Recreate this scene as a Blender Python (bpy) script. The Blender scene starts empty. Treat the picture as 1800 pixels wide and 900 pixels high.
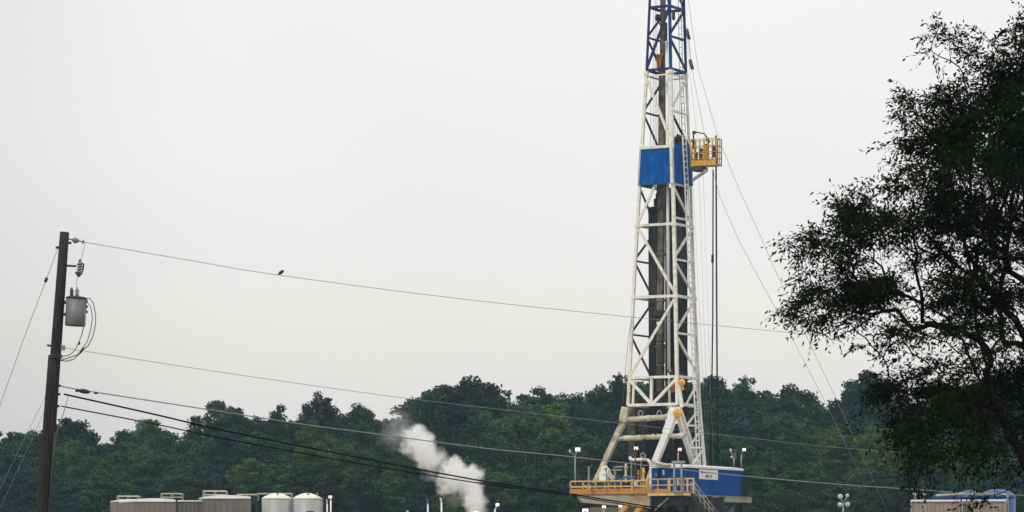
import bpy, math, random
import numpy as np
from mathutils import Vector, Matrix
R = math.radians
random.seed(7)
rng = np.random.default_rng(11)
S = bpy.context.scene
COL = S.collection

# ------------------------------------------------------------------ camera
F = 5500.0            # focal length in photograph pixels (1800 wide)
HY = 979.0            # horizon row
EYE = 2.1
cam_d = bpy.data.cameras.new('camera')
cam = bpy.data.objects.new('camera', cam_d)
COL.objects.link(cam)
cam.location = (0, 0, EYE)
cam.rotation_euler = (R(90), 0, 0)
cam_d.sensor_width = 36.0
cam_d.lens = 36.0 * F / 1800.0
cam_d.shift_y = (HY - 450.0) / 1800.0
cam_d.clip_start = 0.5
cam_d.clip_end = 9000
S.camera = cam

# ------------------------------------------------------------------ world + sun + exposure
SUN_EL, SUN_AZ = 52.0, 215.0      # azimuth clockwise from +Y : behind and left of the camera
W = bpy.data.worlds.new('World')
S.world = W
W.use_nodes = True
nt = W.node_tree
nt.nodes.clear()
out = nt.nodes.new('ShaderNodeOutputWorld')
sky = nt.nodes.new('ShaderNodeTexSky')
sky.sky_type = 'NISHITA'
sky.sun_disc = False
sky.sun_elevation = R(SUN_EL)
sky.sun_rotation = R(SUN_AZ)
sky.dust_density = 4.0
bg1 = nt.nodes.new('ShaderNodeBackground'); bg1.inputs[1].default_value = 0.08
nt.links.new(sky.outputs[0], bg1.inputs[0])
tc = nt.nodes.new('ShaderNodeTexCoord')
sx = nt.nodes.new('ShaderNodeSeparateXYZ')
nt.links.new(tc.outputs['Generated'], sx.inputs[0])
ramp = nt.nodes.new('ShaderNodeValToRGB')
nt.links.new(sx.outputs[2], ramp.inputs[0])
cr = ramp.color_ramp
cr.elements[0].position = 0.0; cr.elements[0].color = (0.73, 0.675, 0.635, 1)
cr.elements[1].position = 1.0; cr.elements[1].color = (0.80, 0.80, 0.80, 1)
for p, c in ((0.035, (0.795, 0.745, 0.705, 1)), (0.075, (0.86, 0.825, 0.79, 1)), (0.12, (0.90, 0.875, 0.855, 1)), (0.17, (0.915, 0.895, 0.88, 1)), (0.5, (0.95, 0.935, 0.92, 1))):
    e = cr.elements.new(p); e.color = c
# faint uneven cloud
mp = nt.nodes.new('ShaderNodeMapping'); mp.inputs['Scale'].default_value = (1, 1, 2.2)
nt.links.new(tc.outputs['Generated'], mp.inputs[0])
nz = nt.nodes.new('ShaderNodeTexNoise'); nz.inputs['Scale'].default_value = 5.0; nz.inputs['Detail'].default_value = 2
nt.links.new(mp.outputs[0], nz.inputs['Vector'])
mr = nt.nodes.new('ShaderNodeMapRange'); mr.inputs[1].default_value = 0.3; mr.inputs[2].default_value = 0.7
mr.inputs[3].default_value = 0.965; mr.inputs[4].default_value = 1.03
nt.links.new(nz.outputs[0], mr.inputs[0])
# smoky, slightly darker and warmer to the left
mr2 = nt.nodes.new('ShaderNodeMapRange'); mr2.interpolation_type = 'SMOOTHSTEP'; mr2.inputs[1].default_value = -0.18; mr2.inputs[2].default_value = -0.085
mr2.inputs[3].default_value = 0.86; mr2.inputs[4].default_value = 1.0
nt.links.new(sx.outputs[0], mr2.inputs[0])
mm = nt.nodes.new('ShaderNodeMath'); mm.operation = 'MULTIPLY'
nt.links.new(mr.outputs[0], mm.inputs[0]); nt.links.new(mr2.outputs[0], mm.inputs[1])
bg2 = nt.nodes.new('ShaderNodeBackground')
nt.links.new(ramp.outputs[0], bg2.inputs[0]); nt.links.new(mm.outputs[0], bg2.inputs[1])
mix = nt.nodes.new('ShaderNodeMixShader'); mix.inputs[0].default_value = 0.93
nt.links.new(bg1.outputs[0], mix.inputs[1]); nt.links.new(bg2.outputs[0], mix.inputs[2])
nt.links.new(mix.outputs[0], out.inputs[0])

sd = bpy.data.lights.new('sun', 'SUN'); sd.energy = 1.5; sd.angle = R(10); sd.color = (1.0, 0.95, 0.86)
so = bpy.data.objects.new('sun', sd); COL.objects.link(so)
az = R(SUN_AZ); el = R(SUN_EL)
to_sun = Vector((math.sin(az) * math.cos(el), math.cos(az) * math.cos(el), math.sin(el)))
so.rotation_euler = to_sun.to_track_quat('Z', 'Y').to_euler()
so.location = (0, -20, 60)

S.view_settings.view_transform = 'Standard'
S.view_settings.look = 'None'
S.view_settings.gamma = 1
S.view_settings.exposure = 0.12
S.render.engine = 'CYCLES'
S.cycles.use_denoising = True
S.cycles.max_bounces = 18
S.cycles.diffuse_bounces = 3
S.cycles.glossy_bounces = 2
S.cycles.transparent_max_bounces = 8
S.cycles.volume_bounces = 16
S.cycles.volume_step_rate = 1.0
S.cycles.volume_max_steps = 128

# ------------------------------------------------------------------ materials
def mat(name, c1, c2=None, scale=3.0, rough=0.7, detail=4, lo=0.35, hi=0.65, bump=0.0, metallic=0.0, c3=None, s3=0.6, stretch=None, trans=0.0, rnd=0.0, spec=None):
    m = bpy.data.materials.new(name); m.use_nodes = True
    t = m.node_tree; b = t.nodes['Principled BSDF']
    b.inputs['Roughness'].default_value = rough
    b.inputs['Metallic'].default_value = metallic
    if spec is not None: b.inputs['Specular IOR Level'].default_value = spec
    c2 = c2 or tuple(x * 0.8 for x in c1)
    co = t.nodes.new('ShaderNodeTexCoord')
    src = co.outputs['Object']
    if stretch:
        mpn = t.nodes.new('ShaderNodeMapping'); mpn.inputs['Scale'].default_value = stretch
        t.links.new(src, mpn.inputs[0]); src = mpn.outputs[0]
    n = t.nodes.new('ShaderNodeTexNoise'); n.inputs['Scale'].default_value = scale; n.inputs['Detail'].default_value = detail
    t.links.new(src, n.inputs['Vector'])
    r = t.nodes.new('ShaderNodeMapRange'); r.inputs[1].default_value = lo; r.inputs[2].default_value = hi
    t.links.new(n.outputs[0], r.inputs[0])
    mx = t.nodes.new('ShaderNodeMix'); mx.data_type = 'RGBA'
    mx.inputs[6].default_value = (*c1, 1); mx.inputs[7].default_value = (*c2, 1)
    t.links.new(r.outputs[0], mx.inputs[0])
    col = mx.outputs[2]
    if c3:
        n3 = t.nodes.new('ShaderNodeTexNoise'); n3.inputs['Scale'].default_value = s3; n3.inputs['Detail'].default_value = 5
        t.links.new(co.outputs['Object'], n3.inputs['Vector'])
        r3 = t.nodes.new('ShaderNodeMapRange'); r3.inputs[1].default_value = 0.55; r3.inputs[2].default_value = 0.68
        t.links.new(n3.outputs[0], r3.inputs[0])
        m3 = t.nodes.new('ShaderNodeMix'); m3.data_type = 'RGBA'
        t.links.new(r3.outputs[0], m3.inputs[0]); t.links.new(col, m3.inputs[6]); m3.inputs[7].default_value = (*c3, 1)
        col = m3.outputs[2]
    if rnd:
        oi = t.nodes.new('ShaderNodeObjectInfo')
        rr = t.nodes.new('ShaderNodeMapRange'); rr.inputs[3].default_value = 1 - rnd; rr.inputs[4].default_value = 1 + rnd
        t.links.new(oi.outputs['Random'], rr.inputs[0])
        hs = t.nodes.new('ShaderNodeHueSaturation')
        t.links.new(rr.outputs[0], hs.inputs['Value']); t.links.new(col, hs.inputs['Color'])
        col = hs.outputs[0]
    t.links.new(col, b.inputs['Base Color'])
    if bump:
        bn = t.nodes.new('ShaderNodeBump'); bn.inputs['Strength'].default_value = bump; bn.inputs['Distance'].default_value = 0.05
        t.links.new(n.outputs[0], bn.inputs['Height']); t.links.new(bn.outputs[0], b.inputs['Normal'])
    if trans:
        tr = t.nodes.new('ShaderNodeBsdfTranslucent'); t.links.new(col, tr.inputs[0])
        ms = t.nodes.new('ShaderNodeMixShader'); ms.inputs[0].default_value = trans
        t.links.new(b.outputs[0], ms.inputs[1]); t.links.new(tr.outputs[0], ms.inputs[2])
        t.links.new(ms.outputs[0], t.nodes['Material Output'].inputs[0])
    return m

def emit(name, c, s):
    m = bpy.data.materials.new(name); m.use_nodes = True
    b = m.node_tree.nodes['Principled BSDF']
    b.inputs['Base Color'].default_value = (0.6, 0.6, 0.6, 1)
    b.inputs['Emission Color'].default_value = (*c, 1); b.inputs['Emission Strength'].default_value = s
    return m

M = dict(
    white=mat('white_paint', (0.90, 0.88, 0.82), (0.74, 0.70, 0.62), 2.5, 0.5, c3=(0.62, 0.54, 0.42), s3=2.4),
    white2=mat('clean_white_paint', (0.88, 0.88, 0.86), (0.78, 0.78, 0.76), 1.0, 0.45),
    cream=mat('stained_cream_paint', (0.62, 0.57, 0.45), (0.42, 0.36, 0.26), 2.2, 0.7, c3=(0.25, 0.18, 0.12), s3=1.6),
    blue=mat('mast_blue_paint', (0.010, 0.06, 0.24), (0.006, 0.03, 0.12), 1.5, 0.5, spec=0.15),
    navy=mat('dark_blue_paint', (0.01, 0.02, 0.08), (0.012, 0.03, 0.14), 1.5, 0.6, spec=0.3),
    panel=mat('wind_wall_blue', (0.0015, 0.105, 0.40), (0.001, 0.07, 0.28), 1.6, 0.8, stretch=(3, 3, 0.35), spec=0.08, c3=(0.01, 0.13, 0.42), s3=1.2),
    hut=mat('doghouse_blue', (0.001, 0.078, 0.34), (0.001, 0.055, 0.24), 1.4, 0.8, stretch=(2, 2, 0.4), spec=0.08, c3=(0.01, 0.085, 0.40), s3=.9),
    tarp=mat('bright_blue_tarp', (0.01, 0.08, 0.42), (0.008, 0.04, 0.22), 1.8, 0.5, bump=0.4),
    bluetank=mat('tank_blue', (0.004, 0.07, 0.25), (0.003, 0.045, 0.17), 1.0, 0.35),
    yellow=mat('yellow_rail_paint', (0.62, 0.34, 0.05), (0.45, 0.28, 0.08), 3.0, 0.6, c3=(0.4, 0.13, 0.02), s3=2.0),
    paleyellow=mat('faded_yellow_paint', (0.68, 0.55, 0.22), (0.6, 0.42, 0.1), 2.0, 0.6),
    orange=mat('orange_kick_plate', (0.55, 0.22, 0.03), (0.4, 0.22, 0.06), 1.5, 0.7, c3=(0.25, 0.08, 0.03), s3=1.2),
    sheave=mat('sheave_yellow', (0.75, 0.42, 0.03), (0.6, 0.3, 0.02), 2, 0.5),
    rust=mat('rusty_orange_steel', (0.38, 0.12, 0.03), (0.2, 0.07, 0.03), 4, 0.8),
    black=mat('drill_pipe_steel', (0.006, 0.006, 0.009), (0.014, 0.010, 0.009), 3, 0.55, stretch=(1, 1, .2)),
    brown=mat('oily_brown_steel', (0.07, 0.052, 0.042), (0.025, 0.018, 0.016), 2.5, 0.7, c3=(0.16, 0.14, 0.10), s3=1.2, stretch=(2, 2, .7)),
    rail=mat('torque_rail_steel', (0.22, 0.19, 0.14), (0.07, 0.055, 0.045), 2.5, 0.7, c3=(0.035, 0.028, 0.025), s3=1.6, stretch=(1, 1, .5)),
    grey=mat('grey_steel', (0.30, 0.31, 0.31), (0.22, 0.22, 0.22), 2, 0.6),
    trafo=mat('transformer_grey', (0.165, 0.17, 0.175), (0.135, 0.14, 0.142), 2, 0.5),
    darksteel=mat('dark_steel', (0.03, 0.03, 0.032), (0.05, 0.045, 0.04), 3, 0.6),
    subst=mat('near_black_navy_steel', (0.008, 0.012, 0.022), (0.014, 0.012, 0.014), 1.5, 0.7),  # near-black navy base colour of the steel
    beam=mat('tan_beam_paint', (0.36, 0.34, 0.27), (0.27, 0.25, 0.19), 0.8, 0.75, c3=(0.28, 0.15, 0.07), s3=0.5),
    wood=mat('creosote_pole_wood', (0.034, 0.027, 0.027), (0.007, 0.006, 0.006), 6, 0.9, stretch=(4, 4, 0.35), bump=0.5),
    wood2=mat('weathered_pole_wood', (0.028, 0.021, 0.018), (0.009, 0.007, 0.006), 7, 0.9, stretch=(4, 4, 0.3), bump=0.5),
    tan=mat('tan_tank_steel', (0.22, 0.17, 0.135), (0.17, 0.13, 0.105), 0.5, 0.8, c3=(0.2, 0.13, 0.1), s3=0.5, stretch=(1.5, 1.5, .4)),
    tang=mat('grey_tank_steel', (0.165, 0.15, 0.14), (0.125, 0.112, 0.105), 0.6, 0.8, stretch=(1.5, 1.5, .4)),
    tank=mat('white_tank_plastic', (0.40, 0.42, 0.40), (0.30, 0.33, 0.31), 0.6, 0.5, stretch=(2, 2, .3)),
    dome=mat('cream_dome', (0.86, 0.85, 0.72), (0.75, 0.74, 0.62), 1.0, 0.5),
    box=mat('tan_container_paint', (0.36, 0.30, 0.25), (0.29, 0.235, 0.20), 0.7, 0.8, c3=(0.22, 0.16, 0.13), s3=0.5),
    porc=mat('brown_porcelain', (0.06, 0.03, 0.03), (0.04, 0.02, 0.02), 4, 0.3),
    insul=mat('pale_insulator', (0.3, 0.32, 0.3), (0.2, 0.2, 0.2), 4, 0.3),
    wire=mat('grey_wire', (0.16, 0.16, 0.165), (0.12, 0.12, 0.12), 3, 0.5),
    wireg=mat('galvanised_wire', (0.3, 0.3, 0.3), (0.24, 0.24, 0.24), 3, 0.5),
    cable=mat('black_cable', (0.005, 0.005, 0.005), (0.008, 0.008, 0.008), 3, 0.9, spec=0.1),
    bird=mat('dark_feathers', (0.01, 0.01, 0.01), (0.02, 0.018, 0.015), 20, 0.7),
    sign=mat('white_sign', (0.85, 0.84, 0.86), (0.8, 0.79, 0.8), 2, 0.5),
    ink=mat('black_lettering', (0.01, 0.01, 0.012), (0.02, 0.02, 0.02), 2, 0.6),
    lens=emit('floodlight_glass_lit', (1.0, 0.84, 0.82), 1.15),
    lenspink=emit('floodlight_glass_warm', (1.0, 0.45, 0.42), 1.1),
    lensoff=mat('floodlight_glass', (0.6, 0.66, 0.68), (0.45, 0.5, 0.52), 3, 0.2),
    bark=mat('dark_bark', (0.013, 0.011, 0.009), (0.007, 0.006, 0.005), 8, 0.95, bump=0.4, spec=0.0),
    bark2=mat('grey_brown_bark', (0.08, 0.065, 0.05), (0.05, 0.04, 0.03), 4, 0.9),
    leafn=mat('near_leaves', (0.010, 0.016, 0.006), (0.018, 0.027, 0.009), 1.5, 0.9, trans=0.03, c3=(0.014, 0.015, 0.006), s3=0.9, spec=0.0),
)
def leafmat(name, a, b, c):
    return mat(name, a, b, 0.28, 0.7, detail=6, lo=0.36, hi=0.64, c3=c, s3=0.16, trans=0.16, rnd=0.3, spec=0.15)
LEAF = [
    leafmat('deep_green_leaves', (0.0268, 0.0756, 0.0293), (0.0134, 0.0390, 0.0207), (0.0464, 0.0976, 0.0268)),
    leafmat('blue_green_leaves', (0.0171, 0.0561, 0.0342), (0.0098, 0.0293, 0.0244), (0.0317, 0.0756, 0.0342)),
    leafmat('mid_green_leaves', (0.0439, 0.1049, 0.0244), (0.0220, 0.0586, 0.0207), (0.0708, 0.1220, 0.0220)),
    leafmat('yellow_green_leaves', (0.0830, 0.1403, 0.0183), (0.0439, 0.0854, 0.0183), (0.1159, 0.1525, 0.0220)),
]

# ------------------------------------------------------------------ helpers
def WL(o):
    v = Vector((0, 0, 0))
    while o is not None:
        v = v + Vector(o.location); o = o.parent
    return v

def tag(o, label=None, cat=None, group=None, kind=None):
    if label: o['label'] = label
    if cat: o['category'] = cat
    if group: o['group'] = group
    if kind: o['kind'] = kind
    return o

def thing(name, label, cat, loc, group=None):
    o = bpy.data.objects.new(name, None); COL.objects.link(o)
    o.location = loc; o.empty_display_size = 0.3
    return tag(o, label, cat, group)

class MB:
    def __init__(self): self.v = []; self.f = []; self.sm = []
    def add(self, vs, fs, smooth=False):
        k = len(self.v); self.v += [tuple(p) for p in vs]
        self.f += [tuple(i + k for i in f) for f in fs]; self.sm += [smooth] * len(fs)
        return self
    def tube(self, p, q, r, r2=None, n=8, caps=True):
        p = Vector(p); q = Vector(q); r2 = r if r2 is None else r2
        d = (q - p).normalized()
        a = d.orthogonal().normalized(); b = d.cross(a)
        vs = [p + (a * math.cos(t) + b * math.sin(t)) * r for t in [2 * math.pi * i / n for i in range(n)]]
        vs += [q + (a * math.cos(t) + b * math.sin(t)) * r2 for t in [2 * math.pi * i / n for i in range(n)]]
        self.add(vs, [(i, (i + 1) % n, n + (i + 1) % n, n + i) for i in range(n)], True)
        if caps:
            self.f += [tuple(len(self.v) - 2 * n + i for i in reversed(range(n))), tuple(len(self.v) - n + i for i in range(n))]; self.sm += [False, False]
        return self
    def path(self, pts, r, n=6, radii=None):
        pts = [Vector(p) for p in pts]; m = len(pts)
        if m < 2: return self
        vs = []; a = None
        for i, p in enumerate(pts):
            d = (pts[min(i + 1, m - 1)] - pts[max(i - 1, 0)]).normalized()
            if a is None: a = d.orthogonal().normalized()
            a = (a - d * a.dot(d)).normalized(); b = d.cross(a)
            rr = radii[i] if radii else r
            vs += [p + (a * math.cos(2 * math.pi * k / n) + b * math.sin(2 * math.pi * k / n)) * rr for k in range(n)]
        fs = []
        for i in range(m - 1):
            for k in range(n):
                fs.append((i * n + k, i * n + (k + 1) % n, (i + 1) * n + (k + 1) % n, (i + 1) * n + k))
        fs.append(tuple(reversed(range(n)))); fs.append(tuple((m - 1) * n + k for k in range(n)))
        return self.add(vs, fs, True)
    def beam(self, p, q, w, h=None, up=(0, 0, 1)):
        p = Vector(p); q = Vector(q); h = w if h is None else h
        d = (q - p).normalized(); up = Vector(up)
        if abs(d.dot(up)) > 0.98: up = Vector((UX[0], UX[1], 0))
        a = d.cross(up).normalized(); b = a.cross(d).normalized()
        vs = []
        for c in (p, q):
            for s, t in ((-1, -1), (1, -1), (1, 1), (-1, 1)):
                vs.append(c + a * (s * w / 2) + b * (t * h / 2))
        return self.add(vs, [(3, 2, 1, 0), (4, 5, 6, 7), (0, 1, 5, 4), (1, 2, 6, 5), (2, 3, 7, 6), (3, 0, 4, 7)])
    def hexa(self, lo, hi):   # four low and four high corners
        return self.add(list(lo) + list(hi), [(3, 2, 1, 0), (4, 5, 6, 7), (0, 1, 5, 4), (1, 2, 6, 5), (2, 3, 7, 6), (3, 0, 4, 7)])
    def lathe(self, base, prof, n=20, axis=(0, 0, 1)):
        base = Vector(base); d = Vector(axis).normalized(); a = d.orthogonal().normalized(); b = d.cross(a)
        vs = []
        for (r, z) in prof:
            for k in range(n):
                t = 2 * math.pi * k / n
                vs.append(base + d * z + (a * math.cos(t) + b * math.sin(t)) * max(r, 1e-4))
        fs = []
        for i in range(len(prof) - 1):
            for k in range(n):
                fs.append((i * n + k, i * n + (k + 1) % n, (i + 1) * n + (k + 1) % n, (i + 1) * n + k))
        fs.append(tuple(reversed(range(n)))); fs.append(tuple((len(prof) - 1) * n + k for k in range(n)))
        return self.add(vs, fs, True)
    def build(self, name, m, parent=None, bevel=0):
        me = bpy.data.meshes.new(name)
        off = WL(parent) if parent else Vector((0, 0, 0))
        me.from_pydata([tuple(Vector(p) - off) for p in self.v], [], self.f)
        me.polygons.foreach_set('use_smooth', self.sm)
        me.materials.append(M[m] if isinstance(m, str) else m)
        me.update()
        o = bpy.data.objects.new(name, me); COL.objects.link(o)
        if parent: o.parent = parent
        if bevel:
            bv = o.modifiers.new('bevel', 'BEVEL'); bv.width = bevel; bv.segments = 2; bv.limit_method = 'ANGLE'
        return o
    def thing(self, name, m, label, cat, group=None, base=None):
        # a one-mesh thing with its origin at its base
        if base is None:
            xs = [p[0] for p in self.v]; ys = [p[1] for p in self.v]; zs = [p[2] for p in self.v]
            base = ((min(xs) + max(xs)) / 2, (min(ys) + max(ys)) / 2, min(zs))
        self.v = [tuple(Vector(p) - Vector(base)) for p in self.v]
        o = self.build(name, m); o.location = base
        return tag(o, label, cat, group)

def smooth_pts(pts, n=6):
    out_ = []
    pts = [Vector(p) for p in pts]
    for i in range(len(pts) - 1):
        p0 = pts[max(i - 1, 0)]; p1 = pts[i]; p2 = pts[i + 1]; p3 = pts[min(i + 2, len(pts) - 1)]
        for j in range(n):
            t = j / n
            out_.append(0.5 * ((2 * p1) + (p2 - p0) * t + (2 * p0 - 5 * p1 + 4 * p2 - p3) * t * t + (3 * p1 - p0 - 3 * p2 + p3) * t ** 3))
    out_.append(pts[-1]); return out_
def P(px, py, Y): return Vector(((px - 900) / F * Y, Y, EYE + (HY - py) / F * Y))
def XP(px, Y): return (px - 900) / F * Y
def ZP(py, Y): return EYE + (HY - py) / F * Y

# ------------------------------------------------------------------ rig frame: u runs right and towards the camera, v right and away
TH = R(28); CC, SS = math.cos(TH), math.sin(TH)
Y0 = 250.0; X0 = XP(1168, Y0)
UX = (CC, -SS); VX = (SS, CC)
def L(u, v, z): return Vector((X0 + u * CC + v * SS, Y0 - u * SS + v * CC, z))
def Uof(px, v):
    k = (px - 900) / F
    return (k * (Y0 + v * CC) - X0 - v * SS) / (CC + k * SS)
def Vof(px, u):
    k = (px - 900) / F
    return (k * (Y0 - u * SS) - X0 - u * CC) / (SS - k * CC)
def pv(px, py, v):
    u = Uof(px, v); Y = Y0 - u * SS + v * CC
    return L(u, v, ZP(py, Y))
def pu(px, py, u):
    v = Vof(px, u); Y = Y0 - u * SS + v * CC
    return L(u, v, ZP(py, Y))

# ------------------------------------------------------------------ ground
def ground():
    n = 60; ext = 1500.0
    vs = []; fs = []
    for j in range(n + 1):
        for i in range(n + 1):
            x = -ext + 2 * ext * i / n; y = -ext + 2 * ext * j / n
            d = math.hypot(x, y - 200)
            z = 0.0 if d < 420 else 2.0 * math.sin(x * 0.004) * min(1, (d - 420) / 400)
            vs.append((x, y, z - (0.0 if d < 420 else 0.3)))
    for j in range(n):
        for i in range(n):
            a = j * (n + 1) + i; fs.append((a, a + 1, a + n + 2, a + n + 1))
    b = MB(); b.add(vs, fs, True)
    g = mat('grass_ground', (0.05, 0.075, 0.025), (0.09, 0.09, 0.045), 0.08, 0.95, c3=(0.12, 0.1, 0.07), s3=0.02)
    o = b.build('ground', g); tag(o, kind='structure')
    b = MB()
    pts = [(-62, 205), (-20, 198), (40, 200), (66, 212), (70, 290), (30, 300), (-40, 298), (-66, 280)]
    b.add([(x, y, 0.004) for x, y in pts], [tuple(range(len(pts)))])
    gv = mat('gravel_pad', (0.32, 0.29, 0.25), (0.22, 0.2, 0.17), 0.5, 0.95, c3=(0.15, 0.13, 0.11), s3=0.1)
    tag(b.build('gravel_ground', gv), kind='structure')
ground()

# ------------------------------------------------------------------ foliage
def leaf_cards(centres, normals, size, aspect=0.6, bend=0.25):
    """one bent four-cornered leaf face per centre"""
    n = len(centres)
    r = rng.normal(size=(n, 3))
    t = np.cross(normals, r); t /= np.linalg.norm(t, axis=1)[:, None] + 1e-9
    b = np.cross(normals, t)
    s = (size * rng.uniform(0.65, 1.35, n))[:, None]
    a = centres - t * s * 0.5
    c = centres + t * s * 0.5
    m1 = centres + b * s * aspect * 0.5 + normals * s * bend * 0.3
    m2 = centres - b * s * aspect * 0.5 + normals * s * bend * 0.3
    v = np.stack([a, m1, c, m2], 1).reshape(-1, 3)
    return v

def quads_mesh(name, v, m):
    nq = len(v) // 4
    me = bpy.data.meshes.new(name)
    me.vertices.add(len(v)); me.vertices.foreach_set('co', v.astype(np.float32).ravel())
    me.loops.add(nq * 4); me.loops.foreach_set('vertex_index', np.arange(nq * 4, dtype=np.int32))
    me.polygons.add(nq); me.polygons.foreach_set('loop_start', np.arange(0, nq * 4, 4, dtype=np.int32))
    me.polygons.foreach_set('loop_total', np.full(nq, 4, dtype=np.int32))
    me.materials.append(m); me.update(calc_edges=True); me.validate()
    return me

def crown_variant(k, kind):
    """unit: metres, tree 20 m high"""
    r = random.Random(100 + k)
    clumps = []
    Hh = 20.0
    def rad(h):      # h 0..1 within the crown
        if kind == 'round': return 4.6 * math.sqrt(max(0, 1 - (2 * h - 0.85) ** 2 / 1.35)) + 0.4
        if kind == 'tall': return 3.3 * (1 - h) ** 0.6 + 0.9
        return 3.9 * (math.sin(math.pi * min(1, h * 0.75 + 0.22)) ** 0.8) + 0.5
    base = 0.18
    nl = 24 if kind != 'tall' else 20
    # limbs reaching up and out give the outline its bumps
    for i in range(nl * 5):
        h = r.random() ** 0.8
        R0 = rad(h)
        ang = r.random() * 2 * math.pi
        q = math.sqrt(r.random()) ** 0.6
        wob = 1 + 0.28 * math.sin(3 * ang + k) * math.sin(5 * h * math.pi + k * 1.7)
        x = R0 * q * wob * math.cos(ang); y = R0 * q * wob * math.sin(ang)
        z = Hh * (base + (0.93 - base) * h) + r.uniform(-.6, .6)
        cr_ = r.uniform(0.7, 1.5) * (1.0 - 0.35 * h)
        clumps.append((x, y, z, cr_))
    for i in range(9):   # leading shoots above the crown
        ang = r.random() * 6.28; q = r.random() * 1.7
        clumps.append((q * math.cos(ang), q * math.sin(ang), Hh * r.uniform(0.90, 0.985), r.uniform(0.3, 0.75)))
    C, N = [], []
    for (x, y, z, cr_) in clumps:
        n = int(135 * cr_ ** 1.5) + 18
        d = rng.normal(size=(n, 3)); d /= np.linalg.norm(d, axis=1)[:, None]
        rr = cr_ * rng.uniform(0.3, 1.25, n) ** 0.7
        p = d * rr[:, None] * np.array([1.15, 1.15, 0.75]) + np.array([x, y, z])
        nn = d * 0.7 + rng.normal(size=(n, 3)) * 0.6 + np.array([0, 0, 0.5]); nn /= np.linalg.norm(nn, axis=1)[:, None]
        C.append(p); N.append(nn)
    C = np.concatenate(C); N = np.concatenate(N)
    v = leaf_cards(C, N, 0.36, 0.7)
    # trunk with a few limbs
    b = MB()
    b.path([(0, 0, 0), (0.1, 0, 6), (-0.15, 0.1, 12), (0, 0, 18.5)], 0.2, 7, [0.32, 0.25, 0.16, 0.04])
    for i in range(9):
        z = r.uniform(4, 15); a = r.random() * 6.28; ln = r.uniform(1.8, 3.6) * (1 - z / 26)
        b.path([(0, 0, z), (ln * .5 * math.cos(a), ln * .5 * math.sin(a), z + 0.9), (ln * math.cos(a), ln * math.sin(a), z + 2.0)], 0.1, 5, [0.11, 0.07, 0.02])
    return v, b

VARS = []
kinds = ['round', 'oval', 'tall', 'oval', 'round', 'tall', 'oval', 'round']
for k, kd in enumerate(kinds):
    v, tb = crown_variant(k, kd)
    tr_me = bpy.data.meshes.new('trunk'); tr_me.from_pydata(tb.v, [], tb.f); tr_me.materials.append(M['bark2'])
    crowns = {}
    for q in range(4):
        crowns[q] = None
    VARS.append([v, tr_me, crowns, kd])

def far_tree(px, topy, Y, var, leaf, wide=1.0, name='tree', label=None, group=None, rot=None, ground_z=0.0):
    v, trm, crowns, kd = VARS[var]
    if crowns[leaf] is None:
        crowns[leaf] = quads_mesh('crown', v, LEAF[leaf])
    h = ZP(topy, Y)
    s = h / 20.0
    t = thing(name, label, 'tree', (XP(px, Y), Y, ground_z), group)
    t.rotation_euler = (0, 0, random.uniform(0, 6.28) if rot is None else rot)
    t.scale = (s ** 0.5 * wide, s ** 0.5 * wide, s)
    c = bpy.data.objects.new('crown', crowns[leaf]); COL.objects.link(c); c.parent = t
    w = bpy.data.objects.new('trunk', trm); COL.objects.link(w); w.parent = t
    return t

PROFILE = [(-400, 770), (-100, 765), (0, 762), (40, 752), (90, 742), (125, 733), (150, 755), (182, 772), (215, 748), (262, 733), (295, 752), (335, 762), (360, 738), (388, 700), (420, 716), (455, 732), (490, 714), (520, 738), (562, 692), (592, 712), (645, 708), (668, 736), (720, 702), (765, 674), (830, 662), (880, 676), (905, 698), (925, 688), (960, 674), (1005, 682), (1060, 668), (1092, 660), (1150, 664), (1250, 656), (1300, 668), (1350, 680), (1400, 674), (1440, 690), (1480, 716), (1500, 664), (1530, 654), (1570, 690), (1620, 694), (1700, 664), (1800, 640), (2000, 650), (2300, 670)]
def prof(x):
    for (a, ya), (b, yb) in zip(PROFILE, PROFILE[1:]):
        if a <= x <= b: return ya + (yb - ya) * (x - a) / (b - a)
    return 690
GR = 'trees of the wood behind the drilling pad'
KIND = ['deep green', 'dark blue-green', 'mid green', 'yellowish green']
SHAPE = {'round': 'rounded', 'oval': 'oval', 'tall': 'slim pointed'}
MARKS = [(-900, 'beyond the left edge'), (0, 'left of the utility pole'), (78, 'just right of the utility pole'), (160, 'between the pole and the tan tank'), (230, 'above the tan tank'), (315, 'above the wide grey tank'),
 (450, 'above the two white domed tanks'), (570, 'right of the white domed tanks'), (640, 'left of the steam'), (700, 'behind the steam'), (850, 'just right of the steam'), (930, 'left of the drill floor'),
 (1010, 'behind the left end of the drill floor'), (1100, 'behind the mast'), (1235, 'behind the blue cabin'), (1310, 'right of the blue cabin'), (1400, 'between cabin and light tower'), (1480, 'behind the light tower'), (1540, 'left of the tan containers'),
 (1620, 'behind the left tan container'), (1700, 'behind the blue tanks'), (1800, 'beyond the right edge'), (2050, 'far beyond the right edge')]
def tree_label(px, lf, va, rank):
    w_ = [t for a, t in MARKS if px >= a][-1]
    return '%s %s tree, %s, %s' % (SHAPE[VARS[va][3]], KIND[lf], rank, w_)
rt = random.Random(5)
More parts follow.
